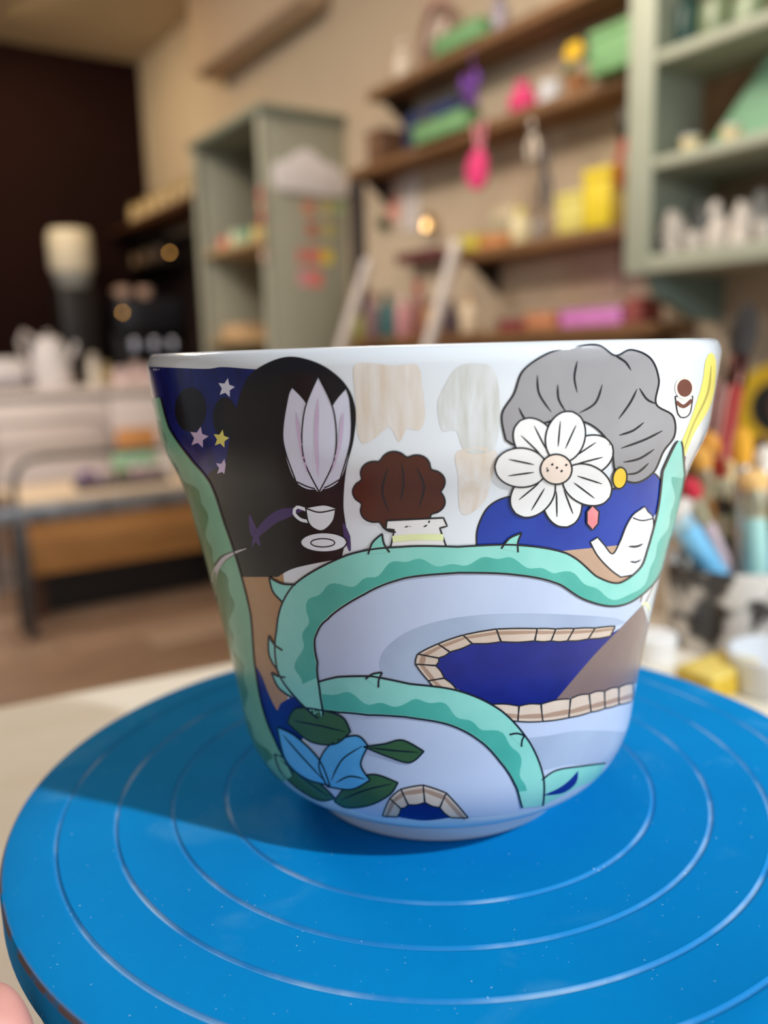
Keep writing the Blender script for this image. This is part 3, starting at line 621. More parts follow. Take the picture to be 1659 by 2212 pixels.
def bottle(name, label, px, py, z, r, h, c, cap, b=None, cat='bottle', group=None):
    t = thing(name, label, cat, place(px, py, z, b), RZ, group); k = '%d_%d_%d' % c
    obj('body', lathe([(0, 0), (r*.94, 0), (r, .003), (r, h*.62), (r*.8, h*.72), (r*.42, h*.78), (r*.4, h*.84), (0, h*.84)], 24), mat('gloss_'+k, c, rough=.3, coat=.3), t)
    obj('cap', lathe([(r*.48, h*.82), (r*.5, h*.99), (r*.42, h), (0, h)], 20), mat('gloss_%d_%d_%d' % cap, cap, rough=.35), t)
    return t
G_box = mat('green_card', (122, 172, 116), (112, 160, 106), 12, .6)
crate('storage_box', 'low green box on the end of the topmost wall shelf', 'box', (935, 1035), 112, Z1, .26, .06, .050, G_box, G_box, b=BS+.02)
crate('storage_box', 'low green box beside the navy bag on the shelf', 'box', (890, 1003), 290, Z2, .22, .06, .050, G_box, G_box, b=BS+.01)
crate('storage_box', 'tall green box beside the small yellow flower pot', 'box', (1270, 1362), 125, Z2, .14, .13, .095, G_box, G_box, b=BS+.03)
# navy bag with gold clasps
t = thing('navy_bag', 'dark navy bag with gold clasps standing on the shelf', 'bag', place(935, 262, Z2, BS+.10), RZ)
obj('body', bx(-.032, .036, -.17, .13, 0, .125, .025), mat('navy_cloth', (34, 46, 88), (26, 36, 72), 60, .8), t)
obj('flap', bx(-.037, .037, -.15, .11, .075, .132, .02), mat('navy_cloth2', (40, 54, 98), rough=.8), t)
for y in (-.02, .02): obj('clasp', lathe([(0, 0), (.010, 0), (.011, .003), (.008, .006), (0, .007)], 20), mat('gold', (236, 200, 140), rough=.15, metal=1), t, (-.038, y, .095 if y < 0 else .082), (0, -math.pi/2, 0))
crate('brown_box', 'brown wooden box beside the navy bag', 'box', (792, 822), 350, Z2, .13, .11, .10, mat('brown_card', (112, 78, 52)), mat('brown_card', (112, 78, 52)), b=BS+.06)
# pink pouch
t = thing('pink_pouch', 'bright pink drawstring pouch on the wooden shelf', 'pouch', place(1130, 212, Z2), RZ)
obj('bag', lathe([(0, 0), (.030, .002), (.040, .022), (.034, .050), (.016, .066), (.022, .082), (.0, .080)], 20), mat('pink_cloth', (232, 72, 128), (220, 60, 116), 50, .7), t)
obj('drawstring', lathe([(.0172, .064), (.0185, .066), (.0172, .068)], 20), mat('pale_pink', (240, 170, 196)), t)
t = thing('white_mug', 'small white mug beside the pink pouch on the shelf', 'mug', place(1190, 192, Z2), RZ)
obj('body', lathe(pot_prof(.026, .028, .055), 28), M_porc, t); obj('handle', tube(bmesh.new(), [(0, .026+.018*math.sin(a_), .028+.016*math.cos(a_)) for a_ in [math.pi*i/8 for i in range(9)]], .004), M_porc, t)
t = thing('flower_pot', 'small pot with a yellow flower beside the green box', 'plant', place(1248, 170, Z2), RZ)
obj('pot', lathe(pot_prof(.024, .032, .045), 24), mat('terracotta', (150, 100, 60), rough=.8), t)
obj('stem', tube(bmesh.new(), [(0, 0, .005), (0, .004, .07), (0, -.004, .10)], .003), mat('stem_green', (50, 96, 40)), t)
for i in range(6):
    a_ = i*math.pi/3; obj('petal', prism([(0, 0), (.018, .012), (.030, 0), (.018, -.012)], .006, .001), mat('petal_yellow', (240, 196, 30)), t, (-.012, .004*math.cos(a_), .10+.004*math.sin(a_)), (0, a_, math.pi/2))
for s in (-1, 1): obj('leaf', prism([(0, 0), (.020, .014), (.050, 0), (.020, -.012)], .004, .001), mat('leaf_dark', (40, 84, 36)), t, (0, -.01*s, .075), (0, -.4*s, -math.pi/2*s))
# purple bow ornament hanging under the topmost shelf
bw = on_wall(1022, 185, BS-.01); bp = RP(BS-.012, bw[0], bw[1])
t = thing('purple_bow', 'purple ribbon bow hanging from the topmost shelf', 'bow', bp, RZ)
for s in (-1, 1):
    obj('loop', prism([(0, .006), (.028*s, .034), (.040*s, .006), (.026*s, -.016), (0, -.006)][::s], .014, .003), mat('purple_satin', (120, 60, 170), (104, 48, 152), 30, .4), t, (0, 0, 0), (0, 0, math.pi/2))
    obj('tail', prism([(0, 0), (.012*s, -.05), (.026*s, -.046), (.010*s, 0)][::s], .008, .001), mat('purple_satin', (120, 60, 170)), t, (0, 0, 0), (0, 0, math.pi/2))
obj('cord', tube(bmesh.new(), [(0, 0, 0), (0, 0, Z1-.028-bp.z)], .0015), mat('purple_satin', (120, 60, 170)), t)
# pink round ornament on a strap
w0 = on_wall(1038, 368, BS-.012); p0 = RP(BS-.014, w0[0], w0[1]); top = Z2-.004-p0.z
t = thing('pink_ornament', 'bright pink padded charm hanging by a pink strap from the shelf', 'ornament', p0, RZ)
obj('pad', prism([(.040*math.cos(a_)*(1+.08*math.cos(3*a_)), .052*math.sin(a_)) for a_ in [2*math.pi*i/24 for i in range(24)]], .018, .006), mat('hot_pink', (240, 64, 132), (228, 52, 120), 40, .6), t, (0, 0, 0), (0, 0, math.pi/2))
for s in (-1, 1): obj('strap', tube(bmesh.new(), [(0, .004*s, .045), (0, .020*s, .12), (0, .012*s, top)], .005), mat('strap_pink', (232, 140, 160)), t)
# hanging tools
def hung(label, px, py, name, c, c2, h):
    w_ = on_wall(px, py, BS-.008); p_ = RP(BS-.010, w_[0], w_[1]); t_ = thing(name, label, 'tool', p_, RZ)
    for s in (-1, 1): obj('handle', tube(bmesh.new(), [(0, .004*s, 0), (0, .016*s, -h*.3), (0, .012*s, -h*.6)], [.005, .007, .005]), mat('tool_%d_%d_%d' % c, c, rough=.4), t_)
    obj('jaw', prism([(-.008, 0), (-.012, h*.2), (0, h*.4), (.012, h*.2), (.008, 0)], .008, .001), mat('tool_%d_%d_%d' % c2, c2, rough=.3, metal=.8), t_, (0, 0, 0), (0, 0, math.pi/2))
    obj('hook', tube(bmesh.new(), [(0, 0, h*.38), (0, 0, Z2-.02-p_.z)], .0015), mat('bracket_metal', (60, 52, 46)), t_)
hung('dark pliers hanging under the shelf by the yellow boxes', 1180, 370, 'pliers', (62, 62, 72), (110, 110, 116), .15)
hung('red handled snips hanging beside the sage shelf unit', 1350, 300, 'snips', (178, 50, 44), (70, 66, 64), .17)
hung('pale handled snips hanging beside the pink charm', 1152, 290, 'snips', (214, 200, 184), (160, 150, 140), .10)
# shelf 3
Y1 = mat('yellow_card', (240, 216, 50), (232, 206, 40), 12, .55); Y2 = mat('pale_yellow_card', (226, 214, 120), (218, 204, 104), 12, .6); Y3 = mat('ochre_card', (150, 124, 44), (138, 112, 38), 12, .6)
crate('yellow_box', 'bright yellow upright box on the wooden shelf', 'box', (1258, 1318), 480, Z3, .085, .10, .135, Y1, Y1)
crate('yellow_box', 'pale yellow box left of the bright yellow upright one', 'box', (1200, 1256), 485, Z3, .095, .10, .095, Y2, Y2)
crate('yellow_box', 'dull ochre box between bright yellow box and sage unit', 'box', (1320, 1356), 475, Z3, .05, .10, .10, Y3, Y3)
crate('yellow_box', 'small low yellow box at the end of the yellow-box shelf', 'box', (982, 1030), 535, Z3, .07, .09, .045, mat('mustard_card', (200, 184, 70)), mat('mustard_card', (200, 184, 70)))
crate('orange_box', 'flat orange box beside the small low yellow one', 'box', (1034, 1085), 528, Z3, .085, .09, .032, mat('orange_card', (206, 138, 84)), mat('orange_card', (206, 138, 84)))
bottle('glue_bottle', 'cream glue bottle with pale yellow cap beside orange box', 1125, 520, Z3, .026, .095, (226, 214, 170), (232, 220, 120))
bottle('glue_bottle', 'grey squeeze bottle standing behind the pale yellow box', 1165, 512, Z3, .020, .075, (150, 140, 132), (110, 96, 88))
# shelf 4
crate('lilac_case', 'long lilac pencil case on the lowest shelf', 'case', (1208, 1340), 702, Z4, .20, .08, .042, mat('lilac_plastic', (226, 140, 214), (216, 128, 204), 20, .4), mat('lilac_plastic2', (206, 120, 196), rough=.4))
crate('red_box', 'small dark red box on the lowest shelf', 'box', (1075, 1128), 708, Z4, .07, .08, .03, mat('maroon_card', (128, 40, 52)), mat('maroon_card', (128, 40, 52)))
crate('orange_box', 'small orange box beside lilac case on the lowest shelf', 'box', (1132, 1196), 706, Z4, .075, .08, .042, mat('amber_card', (196, 130, 90)), mat('amber_card', (196, 130, 90)))
crate('red_box', 'brick red box between lilac case and sage unit', 'box', (1346, 1385), 700, Z4, .05, .08, .06, mat('brick_card', (150, 74, 70)), mat('brick_card', (150, 74, 70)))
for lab, px, r, h, c, cp in (('teal paint bottle on the lowest shelf', 838, .030, .15, (72, 118, 120), (40, 60, 66)), ('rose paint bottle beside the teal one', 872, .024, .13, (206, 146, 150), (226, 196, 196)), ('red capped brown paint bottle on the lowest shelf', 905, .026, .17, (150, 100, 92), (170, 34, 30)), ('olive paint bottle on the lowest shelf near the sage cabinet', 778, .032, .10, (150, 148, 78), (110, 104, 60)), ('ochre paint bottle on the lowest shelf', 935, .026, .11, (186, 142, 84), (120, 80, 44)), ('mauve paint bottle on the lowest shelf', 806, .024, .16, (140, 110, 116), (120, 50, 50)), ('cream paint bottle on the lowest shelf', 1015, .028, .11, (220, 200, 170), (206, 170, 130)), ('dark violet paint bottle on the lowest shelf', 975, .022, .10, (70, 52, 66), (50, 40, 50))):
    bottle('paint_bottle', lab, px, 718, Z4, r, h, c, cp)
# packets pinned on the wall left of the yellow shelf
def card(label, px0, py0, px1, py1, c, name='card', th=.006, c2=None):
    a0, z0 = on_wall(px0, py0, BW-.004); a1, z1 = on_wall(px1, py1, BW-.004)
    t_ = thing(name, label, 'card', RP(BW-.0005-th, (a0+a1)/2, min(z0, z1)), RZ); w_, h_ = abs(a1-a0), abs(z1-z0)
    obj('sheet', bx(0, th, -w_/2, w_/2, 0, h_, .001), mat('card_%d_%d_%d' % c, c, rough=.7), t_)
    obj('print_panel', bx(-.001, .001, -w_*.38, w_*.38, h_*.12, h_*.62), mat('print_%d_%d_%d' % (c2 or c), c2 or tuple(int(v*.85) for v in c), rough=.7), t_)
card('tall white packet pinned to the wall beside the pink one', 868, 385, 906, 495, (222, 212, 206), c2=(206, 196, 190))
card('pink and cream packet pinned to the wall', 834, 400, 866, 478, (226, 196, 176), c2=(214, 140, 126))
card('pale card pinned above the yellow box shelf', 1060, 455, 1110, 500, (214, 200, 168))
card('grey pegboard panel on the wall above the lilac case', 1080, 560, 1340, 640, (206, 184, 156), c2=(198, 176, 148))
card('tall plain card pinned near the top shelf end', 915, 0, 975, 88, (190, 160, 146), c2=(222, 202, 186))
t = thing('green_bauble', 'dark green round bauble hanging on the wall by the pink packet', 'ornament', RP(BW-.024, *on_wall(827, 482, BW-.024)), RZ)
obj('ball', lathe([(0, -.022)]+[(.022*math.cos(a_), .022*math.sin(a_)) for a_ in [math.pi*(i/10-.5) for i in range(1, 10)]]+[(0, .022)], 20), mat('bauble_green', (40, 66, 30), rough=.3), t)
obj('hanger', tube(bmesh.new(), [(0, 0, .020), (.010, 0, .032), (.023, 0, .034)], .0015), mat('gold', (236, 200, 140)), t)
t = thing('brass_bell', 'shiny brass bell hanging on the wall beside the white packet', 'bell', RP(BW-.03, *on_wall(925, 478, BW-.03)), RZ)
obj('bell', lathe([(.026, -.030), (.022, -.018), (.017, .012), (.009, .026), (0, .028)], 24), mat('gold', (236, 200, 140)), t)
obj('hanger', tube(bmesh.new(), [(0, 0, .026), (.012, 0, .044), (.029, 0, .046)], .0018), mat('gold', (236, 200, 140)), t)
t = thing('small_shelf', 'narrow dark red ledge on the wall below the white packet', 'shelf', RP(BW-.06, A(955, 540, BW-.06), on_wall(912, 548, BW-.06)[1]), RZ)
obj('board', bx(0, .06, 0, .24, -.02, 0, .002), mat('maroon_wood', (96, 44, 46)), t); obj('lip', bx(-.006, .0, 0, .24, -.022, .012, .001), mat('maroon_wood', (96, 44, 46)), t)
# top shelf things
t = thing('wooden_hoop', 'brown wooden hoop standing on the topmost shelf', 'hoop', place(945, 125, Z1+.001, BS+.10), RZ)
obj('hoop', tube(bmesh.new(), [(0, .075*math.cos(a_), .098+.095*math.sin(a_)) for a_ in [2*math.pi*i/28 for i in range(29)]], .010, 8), mat('hoop_wood', (132, 96, 84)), t)
obj('screw', lathe([(0, 0), (.006, 0), (.006, .016), (0, .016)], 12), mat('gold', (236, 200, 140)), t, (0, 0, .196))
bottle('spray_bottle', 'grey and violet bottle at the end of green box', 1080, 80, Z1, .022, .12, (150, 140, 156), (70, 52, 48))
t = thing('cream_vase', 'slim cream vase on the topmost shelf near its end', 'vase', place(872, 172, Z1, BS+.05), RZ)
obj('body', lathe([(0, 0), (.020, 0), (.030, .03), (.026, .07), (.012, .10), (.015, .12), (.012, .118), (0, .03)], 24), mat('cream_ceramic', (222, 206, 186)), t)
obj('neck_ring', lathe([(.0125, .098), (.0145, .101), (.0125, .104)], 24), M_wood, t)
# two white rods leaning behind the cup
for lab, b0, t0 in (('white wooden rod leaning on the wall nearer the sage cabinet', (690, 806), (796, 562)), ('white wooden rod leaning on the wall under the yellow box shelf', (880, 806), (988, 522))):
    p_b = RP(1.42, on_wall(b0[0], b0[1], 1.42)[0], -.077); p_t = RP(1.59, *on_wall(t0[0], t0[1], 1.59)); ax = p_t-p_b
    t = thing('white_rod', lab, 'rod', p_b, 0, rot=ax.to_track_quat('Z', 'Y').to_euler())
    obj('shaft', lathe([(0, 0), (.016, .0), (.017, .004), (.017, ax.length-.02), (.0, ax.length-.02)], 16), mat('white_rod_paint', (206, 196, 188), rough=.5), t)
    obj('end_cap', lathe([(.0175, ax.length-.022), (.0175, ax.length-.004), (.014, ax.length), (0, ax.length)], 16), mat('rod_cap', (222, 214, 208)), t)
# narrow dark strip on the wall beside the cabinet
t0 = on_wall(766, 390, BW-.02); t1 = on_wall(766, 640, BW-.02)
struct(room('trim_3', bx(BW-.03, BW, t0[0]-.03, t0[0]+.03, ZF, t0[1], .004), mat('dark_strip', (44, 38, 38))))

# ================================================================== SAGE WALL UNIT at upper right
BG = 1.50
M_sage = mat('sage_paint', (172, 177, 158), (164, 169, 150), 4, .5); M_saged = mat('sage_paint_inner', (128, 150, 140), (120, 142, 132), 4, .55)
aL, zB = on_wall(1358, 596, BG); zT_ = .98; aR = .42
zs = [on_wall(1420, 118, BG)[1], on_wall(1420, 345, BG)[1]]
un = thing('wall_shelf_unit', 'sage green open shelf unit hung on the wall', 'shelf unit', RP(BG, aR, zB), RZ)
Wd, Dp, Ht = aL-aR, BW-BG-.001, zT_-zB
obj('side_panel', bx(0, Dp, Wd-.028, Wd, 0, Ht, .002), M_sage, un); obj('side_panel', bx(0, Dp, 0, .028, 0, Ht, .002), M_sage, un)
obj('stile', bx(-.012, .0, Wd-.062, Wd+.004, 0, Ht, .004), M_sage, un); obj('stile', bx(-.012, 0, -.004, .062, 0, Ht, .004), M_sage, un)
obj('bottom_rail', bx(-.013, 0, .06, Wd-.06, 0, .036, .003), M_sage, un)
obj('bottom_board', bx(0, Dp, .028, Wd-.028, 0, .022), M_sage, un); obj('top_board', bx(0, Dp, .028, Wd-.028, Ht-.022, Ht), M_sage, un)
obj('back_panel', bx(Dp-.006, Dp, .028, Wd-.028, .02, Ht-.02), mat('unit_back', (150, 128, 98), (140, 118, 90), 4, .7), un)
for z_ in zs: obj('shelf_board', bx(-.006, Dp-.006, .028, Wd-.028, z_-zB-.018, z_-zB+.004, .002), M_sage, un)
obj('bracket', prism([(0, 0), (Dp*.95, 0), (Dp*.95, -.10), (Dp*.6, -.095), (.03, -.05)], .03, .003), M_saged, un, (.01, Wd-.06, 0))
obj('bracket', prism([(0, 0), (Dp*.95, 0), (Dp*.95, -.10), (Dp*.6, -.095), (.03, -.05)], .03, .003), M_saged, un, (.01, .05, 0))
def in_unit(px, py, zz, b=BG+.10): return RP(b, on_wall(px, py, b)[0], zz)
# white porcelain blanks along the lowest level
zl = zB+.022
Mb = mat('bisque', (228, 220, 212), (216, 206, 196), 40, .8)
for px, k_, bk, sc, lab in ((1456, 0, .05, .85, 'small white house figurine beside the black ink bottle'), (1460, 1, .17, 1.0, 'large white bird figurine behind the small house figurine'), (1504, 2, .05, .62, 'small white bowl between two figurines in the sage unit'), (1524, 0, .17, 1.05, 'tall white house figurine at the back of sage unit'), (1552, 1, .05, .80, 'small white bird figurine in front of the tall house figurine'), (1586, 2, .17, .8, 'large white bowl at the back of the sage unit'), (1606, 0, .05, .80, 'small white house figurine in front of the large bowl'), (1650, 1, .17, 1.0, 'large white bird figurine next to the large bowl'), (1658, 2, .05, .62, 'small white bowl in front of the large bird figurine')):
    t = thing(('house_figurine', 'bird_figurine', 'bisque_bowl')[k_], lab, ('figurine', 'figurine', 'bowl')[k_], in_unit(px, 520, zl, BG+bk), RZ, 'white bisque pieces in the sage unit')
    if k_ == 0:
        obj('walls', bx(-.022, .022, -.022, .022, 0, .05, .002), Mb, t); obj('roof', prism([(-.028, .048), (.028, .048), (0, .085)], .05, .002), Mb, t, (.025, 0, 0), (0, 0, math.pi/2)); obj('chimney', bx(-.006, .006, .009, .017, .058, .086, .001), Mb, t)
    elif k_ == 1:
        obj('body', lathe([(0, 0), (.020, .002), (.028, .025), (.025, .05), (.014, .066), (0, .07)], 20), Mb, t); obj('head', lathe([(0, .060), (.012, .064), (.016, .078), (.011, .09), (0, .094)], 18), Mb, t, (-.008, .006, 0)); obj('tail', prism([(0, .02), (.034, .055), (.032, .035), (.01, .008)], .014, .002), Mb, t, (.0, -.014, 0), (0, 0, -math.pi/2))
    else:
        obj('bowl', lathe([(0, 0), (.020, 0), (.020, .006), (.036, .030), (.042, .060), (.039, .060), (.033, .034), (0, .012)], 24), Mb, t); obj('foot', lathe([(.018, .0), (.022, 0), (.022, .006), (.018, .007)], 24), Mb, t)
    t.scale = (sc, sc, sc*1.45)
bottle('ink_bottle', 'small black ink bottle at the left corner of sage unit', 1424, 532, zl, .011, .045, (34, 44, 46), (24, 28, 30), b=BG+.02)
t = thing('green_board', 'light green triangular board leaning inside the sage unit', 'board', in_unit(1640, 300, zs[1]+.004, BG+.12), RZ)
obj('board', prism([(-.05, 0), (.12, 0), (.12, .012), (-.02, .165), (-.05, .165)][::-1], .012, .002), mat('mint_board', (150, 200, 162), (140, 190, 152), 8, .6), t, (0, 0, 0), (0, 0, math.pi/2))
obj('edge_strip', prism([(-.05, 0), (.12, 0), (.12, .008), (-.05, .008)][::-1], .014, .001), mat('mint_dark', (110, 160, 126)), t, (-.001, 0, 0), (0, 0, math.pi/2))
t = thing('cork_panel', 'brown cork panel standing at the back of sage unit', 'panel', in_unit(1530, 310, zs[1]+.004, BG+.20), RZ)
obj('cork', bx(-.008, .008, -.20, .12, 0, .20, .002), mat('cork', (160, 120, 84), (140, 100, 68), 60, .9), t); obj('frame_edge', bx(-.010, .010, .12, .13, 0, .20, .001), M_wood, t)
for lab, px, c in (('small cream cup beside the green triangular board', 1492, (224, 206, 160)), ('small pink cup in front of the green triangular board', 1580, (222, 170, 160))):
    t = thing('small_cup', lab, 'cup', in_unit(px, 318, zs[1]+.004, BG+.05), RZ); obj('body', lathe(pot_prof(.016, .020, .035), 20), mat('cupglaze_%d' % c[2], c, rough=.3), t); obj('rim', lathe([(.0202, .032), (.0208, .034), (.0202, .0355)], 20), M_porc, t)
for lab, px, c, h_ in (('dark green bottle in the top level of sage unit', 1478, (48, 84, 78), .16), ('olive glazed vase in the top level of sage unit', 1545, (120, 134, 104), .14), ('sage jar in the top level of sage unit', 1620, (126, 142, 112), .12)):
    bottle('glass_bottle', lab, px, 90, zs[0]+.004, .035, h_, c, tuple(int(v*.8) for v in c), b=BG+.12)
# yellow tape roll on the workbench at the far right
tpz = -.08; tb_ = on_wall(1690, 850, 1.40)
t = thing('tape_roll', 'yellow tape roll with black core standing behind the brushes', 'tape', RP(1.40, tb_[0], tpz+.0760), RZ, rot=(0, math.pi/2, RZ+.15))
obj('roll', lathe([(.045, -.02), (.0755, -.02), (.0755, .02), (.045, .02)], 48, True), mat('tape_yellow', (214, 176, 30), (204, 164, 24), 20, .4), t)
obj('core', lathe([(.030, -.021), (.0455, -.021), (.0455, .021), (.030, .021)], 40, True), mat('black_card', (32, 32, 30)), t)
crate('grey_box', 'mauve grey box on the workbench behind the brushes', 'box', 1580, 900, tpz, .12, .12, .11, mat('mauve_card', (150, 116, 116)), mat('mauve_card', (150, 116, 116)), b=1.55)

# ================================================================== TALL SAGE CABINET
aC = on_wall(750, 500, BW)[0]; bC = on_end(580, 500, aC)[0]; aC2 = on_wall(430, 500, bC)[0]; zTop = on_end(580, 246, aC)[1]
M_cab = mat('cabinet_sage_grey', (168, 168, 150), (160, 160, 142), 3, .55)
cb = thing('tall_cabinet', 'tall sage grey cabinet with open shelves against the wall', 'cabinet', RP(bC, aC, ZF), RZ)
Wc, Dc, Hc = aC2-aC, BW-bC-.001, zTop-ZF
obj('side_panel', bx(0, Dc, 0, .025, 0, Hc, .002), M_cab, cb); obj('side_panel', bx(0, Dc, Wc-.025, Wc, 0, Hc, .002), M_cab, cb)
obj('back_panel', bx(Dc-.01, Dc, .025, Wc-.025, 0, Hc), mat('cabinet_back', (130, 118, 106)), cb)
obj('top', bx(-.02, Dc, -.02, Wc+.02, Hc, Hc+.028, .003), mat('cabinet_top', (110, 118, 104), rough=.5), cb)
zb1 = on_wall(500, 528, bC)[1]-ZF; zb2 = on_wall(520, 728, bC)[1]-ZF
for z_ in (zb1, zb2, zb2-.36, .08): obj('shelf_board', bx(.002, Dc-.01, .025, Wc-.025, z_-.022, z_, .002), mat('cabinet_shelf_wood', (186, 160, 120), (174, 148, 108), 6, .5), cb)
obj('stile', bx(-.012, 0, -.002, .035, 0, Hc, .002), M_cab, cb); obj('stile', bx(-.012, 0, Wc-.035, Wc+.002, 0, Hc, .002), M_cab, cb)
for i, (px, py, c, r_, h_) in enumerate(((486, 512, (224, 120, 96), .028, .06), (510, 506, (206, 214, 180), .028, .075), (534, 502, (120, 176, 140), .026, .07), (556, 500, (220, 190, 120), .024, .065))):
    lab = ('coral lidded jar in the tall cabinet', 'pale green lidded jar in the tall cabinet', 'mint lidded jar in the tall cabinet', 'honey coloured lidded jar in the tall cabinet')[i]
    t = thing('lidded_jar', lab, 'jar', RP(bC+.08, on_wall(px, py, bC+.08)[0], ZF+zb1+.001), RZ)
    obj('body', lathe([(0, 0), (r_, 0), (r_*1.05, h_*.4), (r_*.9, h_*.75), (0, h_*.75)], 22), mat('jar_%d' % i, c, rough=.35), t); obj('lid', lathe([(r_*.95, h_*.74), (r_*.9, h_*.88), (.006, h_*.92), (.006, h_), (0, h_)], 22), mat('jarlid_%d' % i, tuple(int(v*.9) for v in c), rough=.4), t)
t = thing('white_canister', 'tall white canister at the far side of the cabinet shelf', 'canister', RP(bC+.09, on_wall(452, 500, bC+.09)[0], ZF+zb1), RZ)
obj('body', lathe([(0, 0), (.038, 0), (.04, .004), (.04, .20), (.0, .20)], 24), mat('white_enamel', (206, 206, 206), rough=.4), t); obj('lid', lathe([(.042, .198), (.042, .215), (.02, .225), (0, .226)], 24), mat('white_enamel', (206, 206, 206)), t)
t = thing('wooden_box', 'wooden tray box on the lower cabinet shelf', 'box', RP(bC+.12, on_wall(535, 700, bC+.12)[0], ZF+zb2+.001), RZ)
obj('body', bx(-.08, .08, -.09, .09, 0, .04, .003), mat('tray_wood', (206, 170, 128)), t); obj('lid', bx(-.082, .082, -.092, .092, .04, .052, .002), mat('tray_wood2', (214, 182, 140)), t)
# tags strung at the cabinet's front edge
tg = on_wall(565, 400, bC-.016)
t = thing('tag_garland', 'string of small colourful tags hanging on the cabinet front', 'garland', RP(bC-.018, tg[0], tg[1]), RZ)
obj('string', tube(bmesh.new(), [(0, 0, 0), (.002, .004, -.12), (0, 0, -.26)], .0015), mat('strap_pink', (232, 140, 160)), t)
for i, c in enumerate(((210, 120, 110), (226, 170, 130), (200, 90, 70), (206, 190, 110), (170, 140, 90), (220, 190, 170))):
    obj('tag', prism([(-.014, 0), (.014, 0), (.014, .026), (0, .036), (-.014, .026)], .003, .0005), mat('tag_%d' % i, c), t, (-.003, 0, -.045-.042*i), (0, 0, math.pi/2))
# cloud sign and paper notes on its side
def on_side(px, py): return on_end(px, py, aC-.006)
c0 = on_side(668, 425)
cpts = [(595, 405), (590, 365), (598, 350), (618, 345), (640, 330), (662, 322), (682, 335), (700, 352), (722, 358), (742, 378), (750, 405), (744, 424), (700, 424), (650, 416), (610, 412)]
cl_ = [(on_side(*p)[0]-c0[0], on_side(*p)[1]-c0[1]) for p in spline(cpts, True, 10)]
t = thing('cloud_sign', 'white cloud shaped board mounted on the cabinet side', 'sign', RP(c0[0], aC-.0005, c0[1]), RZ)
obj('board', prism(cl_, .012, .002), mat('cloud_white', (228, 222, 222), rough=.6), t, (0, -.014, 0)); obj('mount', bx(-.02, .02, -.0025, 0, .04, .07), mat('cloud_white', (228, 222, 222)), t)
i = 0
for px, py, c, nm in ((668, 448, (206, 140, 110), 'salmon'), (708, 446, (196, 180, 116), 'mustard'), (734, 444, (160, 180, 136), 'sage green'), (676, 496, (186, 120, 96), 'brick'), (712, 496, (190, 176, 110), 'olive yellow'), (655, 552, (206, 136, 124), 'dusty coral'), (682, 552, (222, 124, 110), 'coral'), (708, 554, (232, 206, 70), 'bright yellow'), (660, 600, (226, 150, 160), 'rose pink'), (684, 602, (236, 128, 116), 'vivid salmon')):
    s0 = on_side(px, py); t = thing('paper_note', nm+' square paper note stuck on the cabinet side', 'note', RP(s0[0], aC-.0006, s0[1]), RZ)
    obj('sheet', bx(-.024, .024, -.0016, 0, -.026, .026), mat('note_%d' % i, c), t); obj('pin', lathe([(0, 0), (.004, 0), (.005, .004), (0, .006)], 12), mat('pin_red', (150, 60, 50)), t, (0, -.0016, .018), (math.pi/2, 0, 0)); i += 1

# ================================================================== COFFEE CORNER at the back left
gl = on_wall(420, 432, 1.58); ge_ = on_wall(272, 496, 1.58); zg = gl[1]
t = thing('glass_shelf_board', 'dark wooden wall shelf carrying glass jars behind the cabinet', 'shelf', RP(1.52, 3.46, zg), RZ)
obj('board', bx(0, BW-1.52, 0, AE-3.47, -.03, 0, .003), mat('dark_wood', (84, 48, 26), (70, 40, 22), 6, .5), t)
for y in (.15, 1.2): obj('bracket', prism([(.02, -.03), (BW-1.52, -.03), (BW-1.52, -.14)], .02), mat('bracket_metal', (60, 52, 46)), t, (0, y, 0))
for i, px in enumerate((292, 318, 342, 366, 392, 414)):
    bb = 1.60; t = thing('glass_jar', 'clear glass jar with pale contents on the dark wall shelf', 'jar', RP(bb, min(AE-.06, on_wall(px, 450, bb)[0]), zg), RZ, 'glass jars on the dark wall shelf')
    obj('body', lathe([(0, 0), (.030, 0), (.034, .006), (.034, .08), (.026, .095), (.0, .095)], 24), mat('jar_glass', (206, 180, 128), (176, 150, 100), 30, .12, coat=.8), t)
    obj('lid', lathe([(.028, .093), (.029, .108), (.024, .112), (0, .112)], 24), mat('jar_cap', (176, 150, 96), rough=.3, metal=.6), t)
sb = thing('dark_sideboard', 'black sideboard along the brown back wall', 'sideboard', RP(-.15, 4.30, ZF), RZ)
M_blk = mat('black_lacquer', (24, 18, 17), (30, 23, 22), 6, .45)
zsb = .03-ZF
obj('body', bx(0, 1.88, .02, AE-4.31, .06, zsb-.03, .003), M_blk, sb); obj('top', bx(-.01, 1.88, 0, AE-4.31, zsb-.03, zsb, .003), M_blk, sb)
for i in range(4):
    d_ = obj('door', bx(.01+i*.39, .39+i*.39, .005, .02, .08, zsb-.05, .003), M_blk, sb); obj('handle', bx(.34+i*.39, .35+i*.39, -.008, .006, zsb-.3, zsb-.15, .002), mat('steel', (150, 150, 152)), d_)
for x in (.04, 1.84): obj('foot', bx(x-.03, x+.03, .06, .5, 0, .06), M_blk, sb)
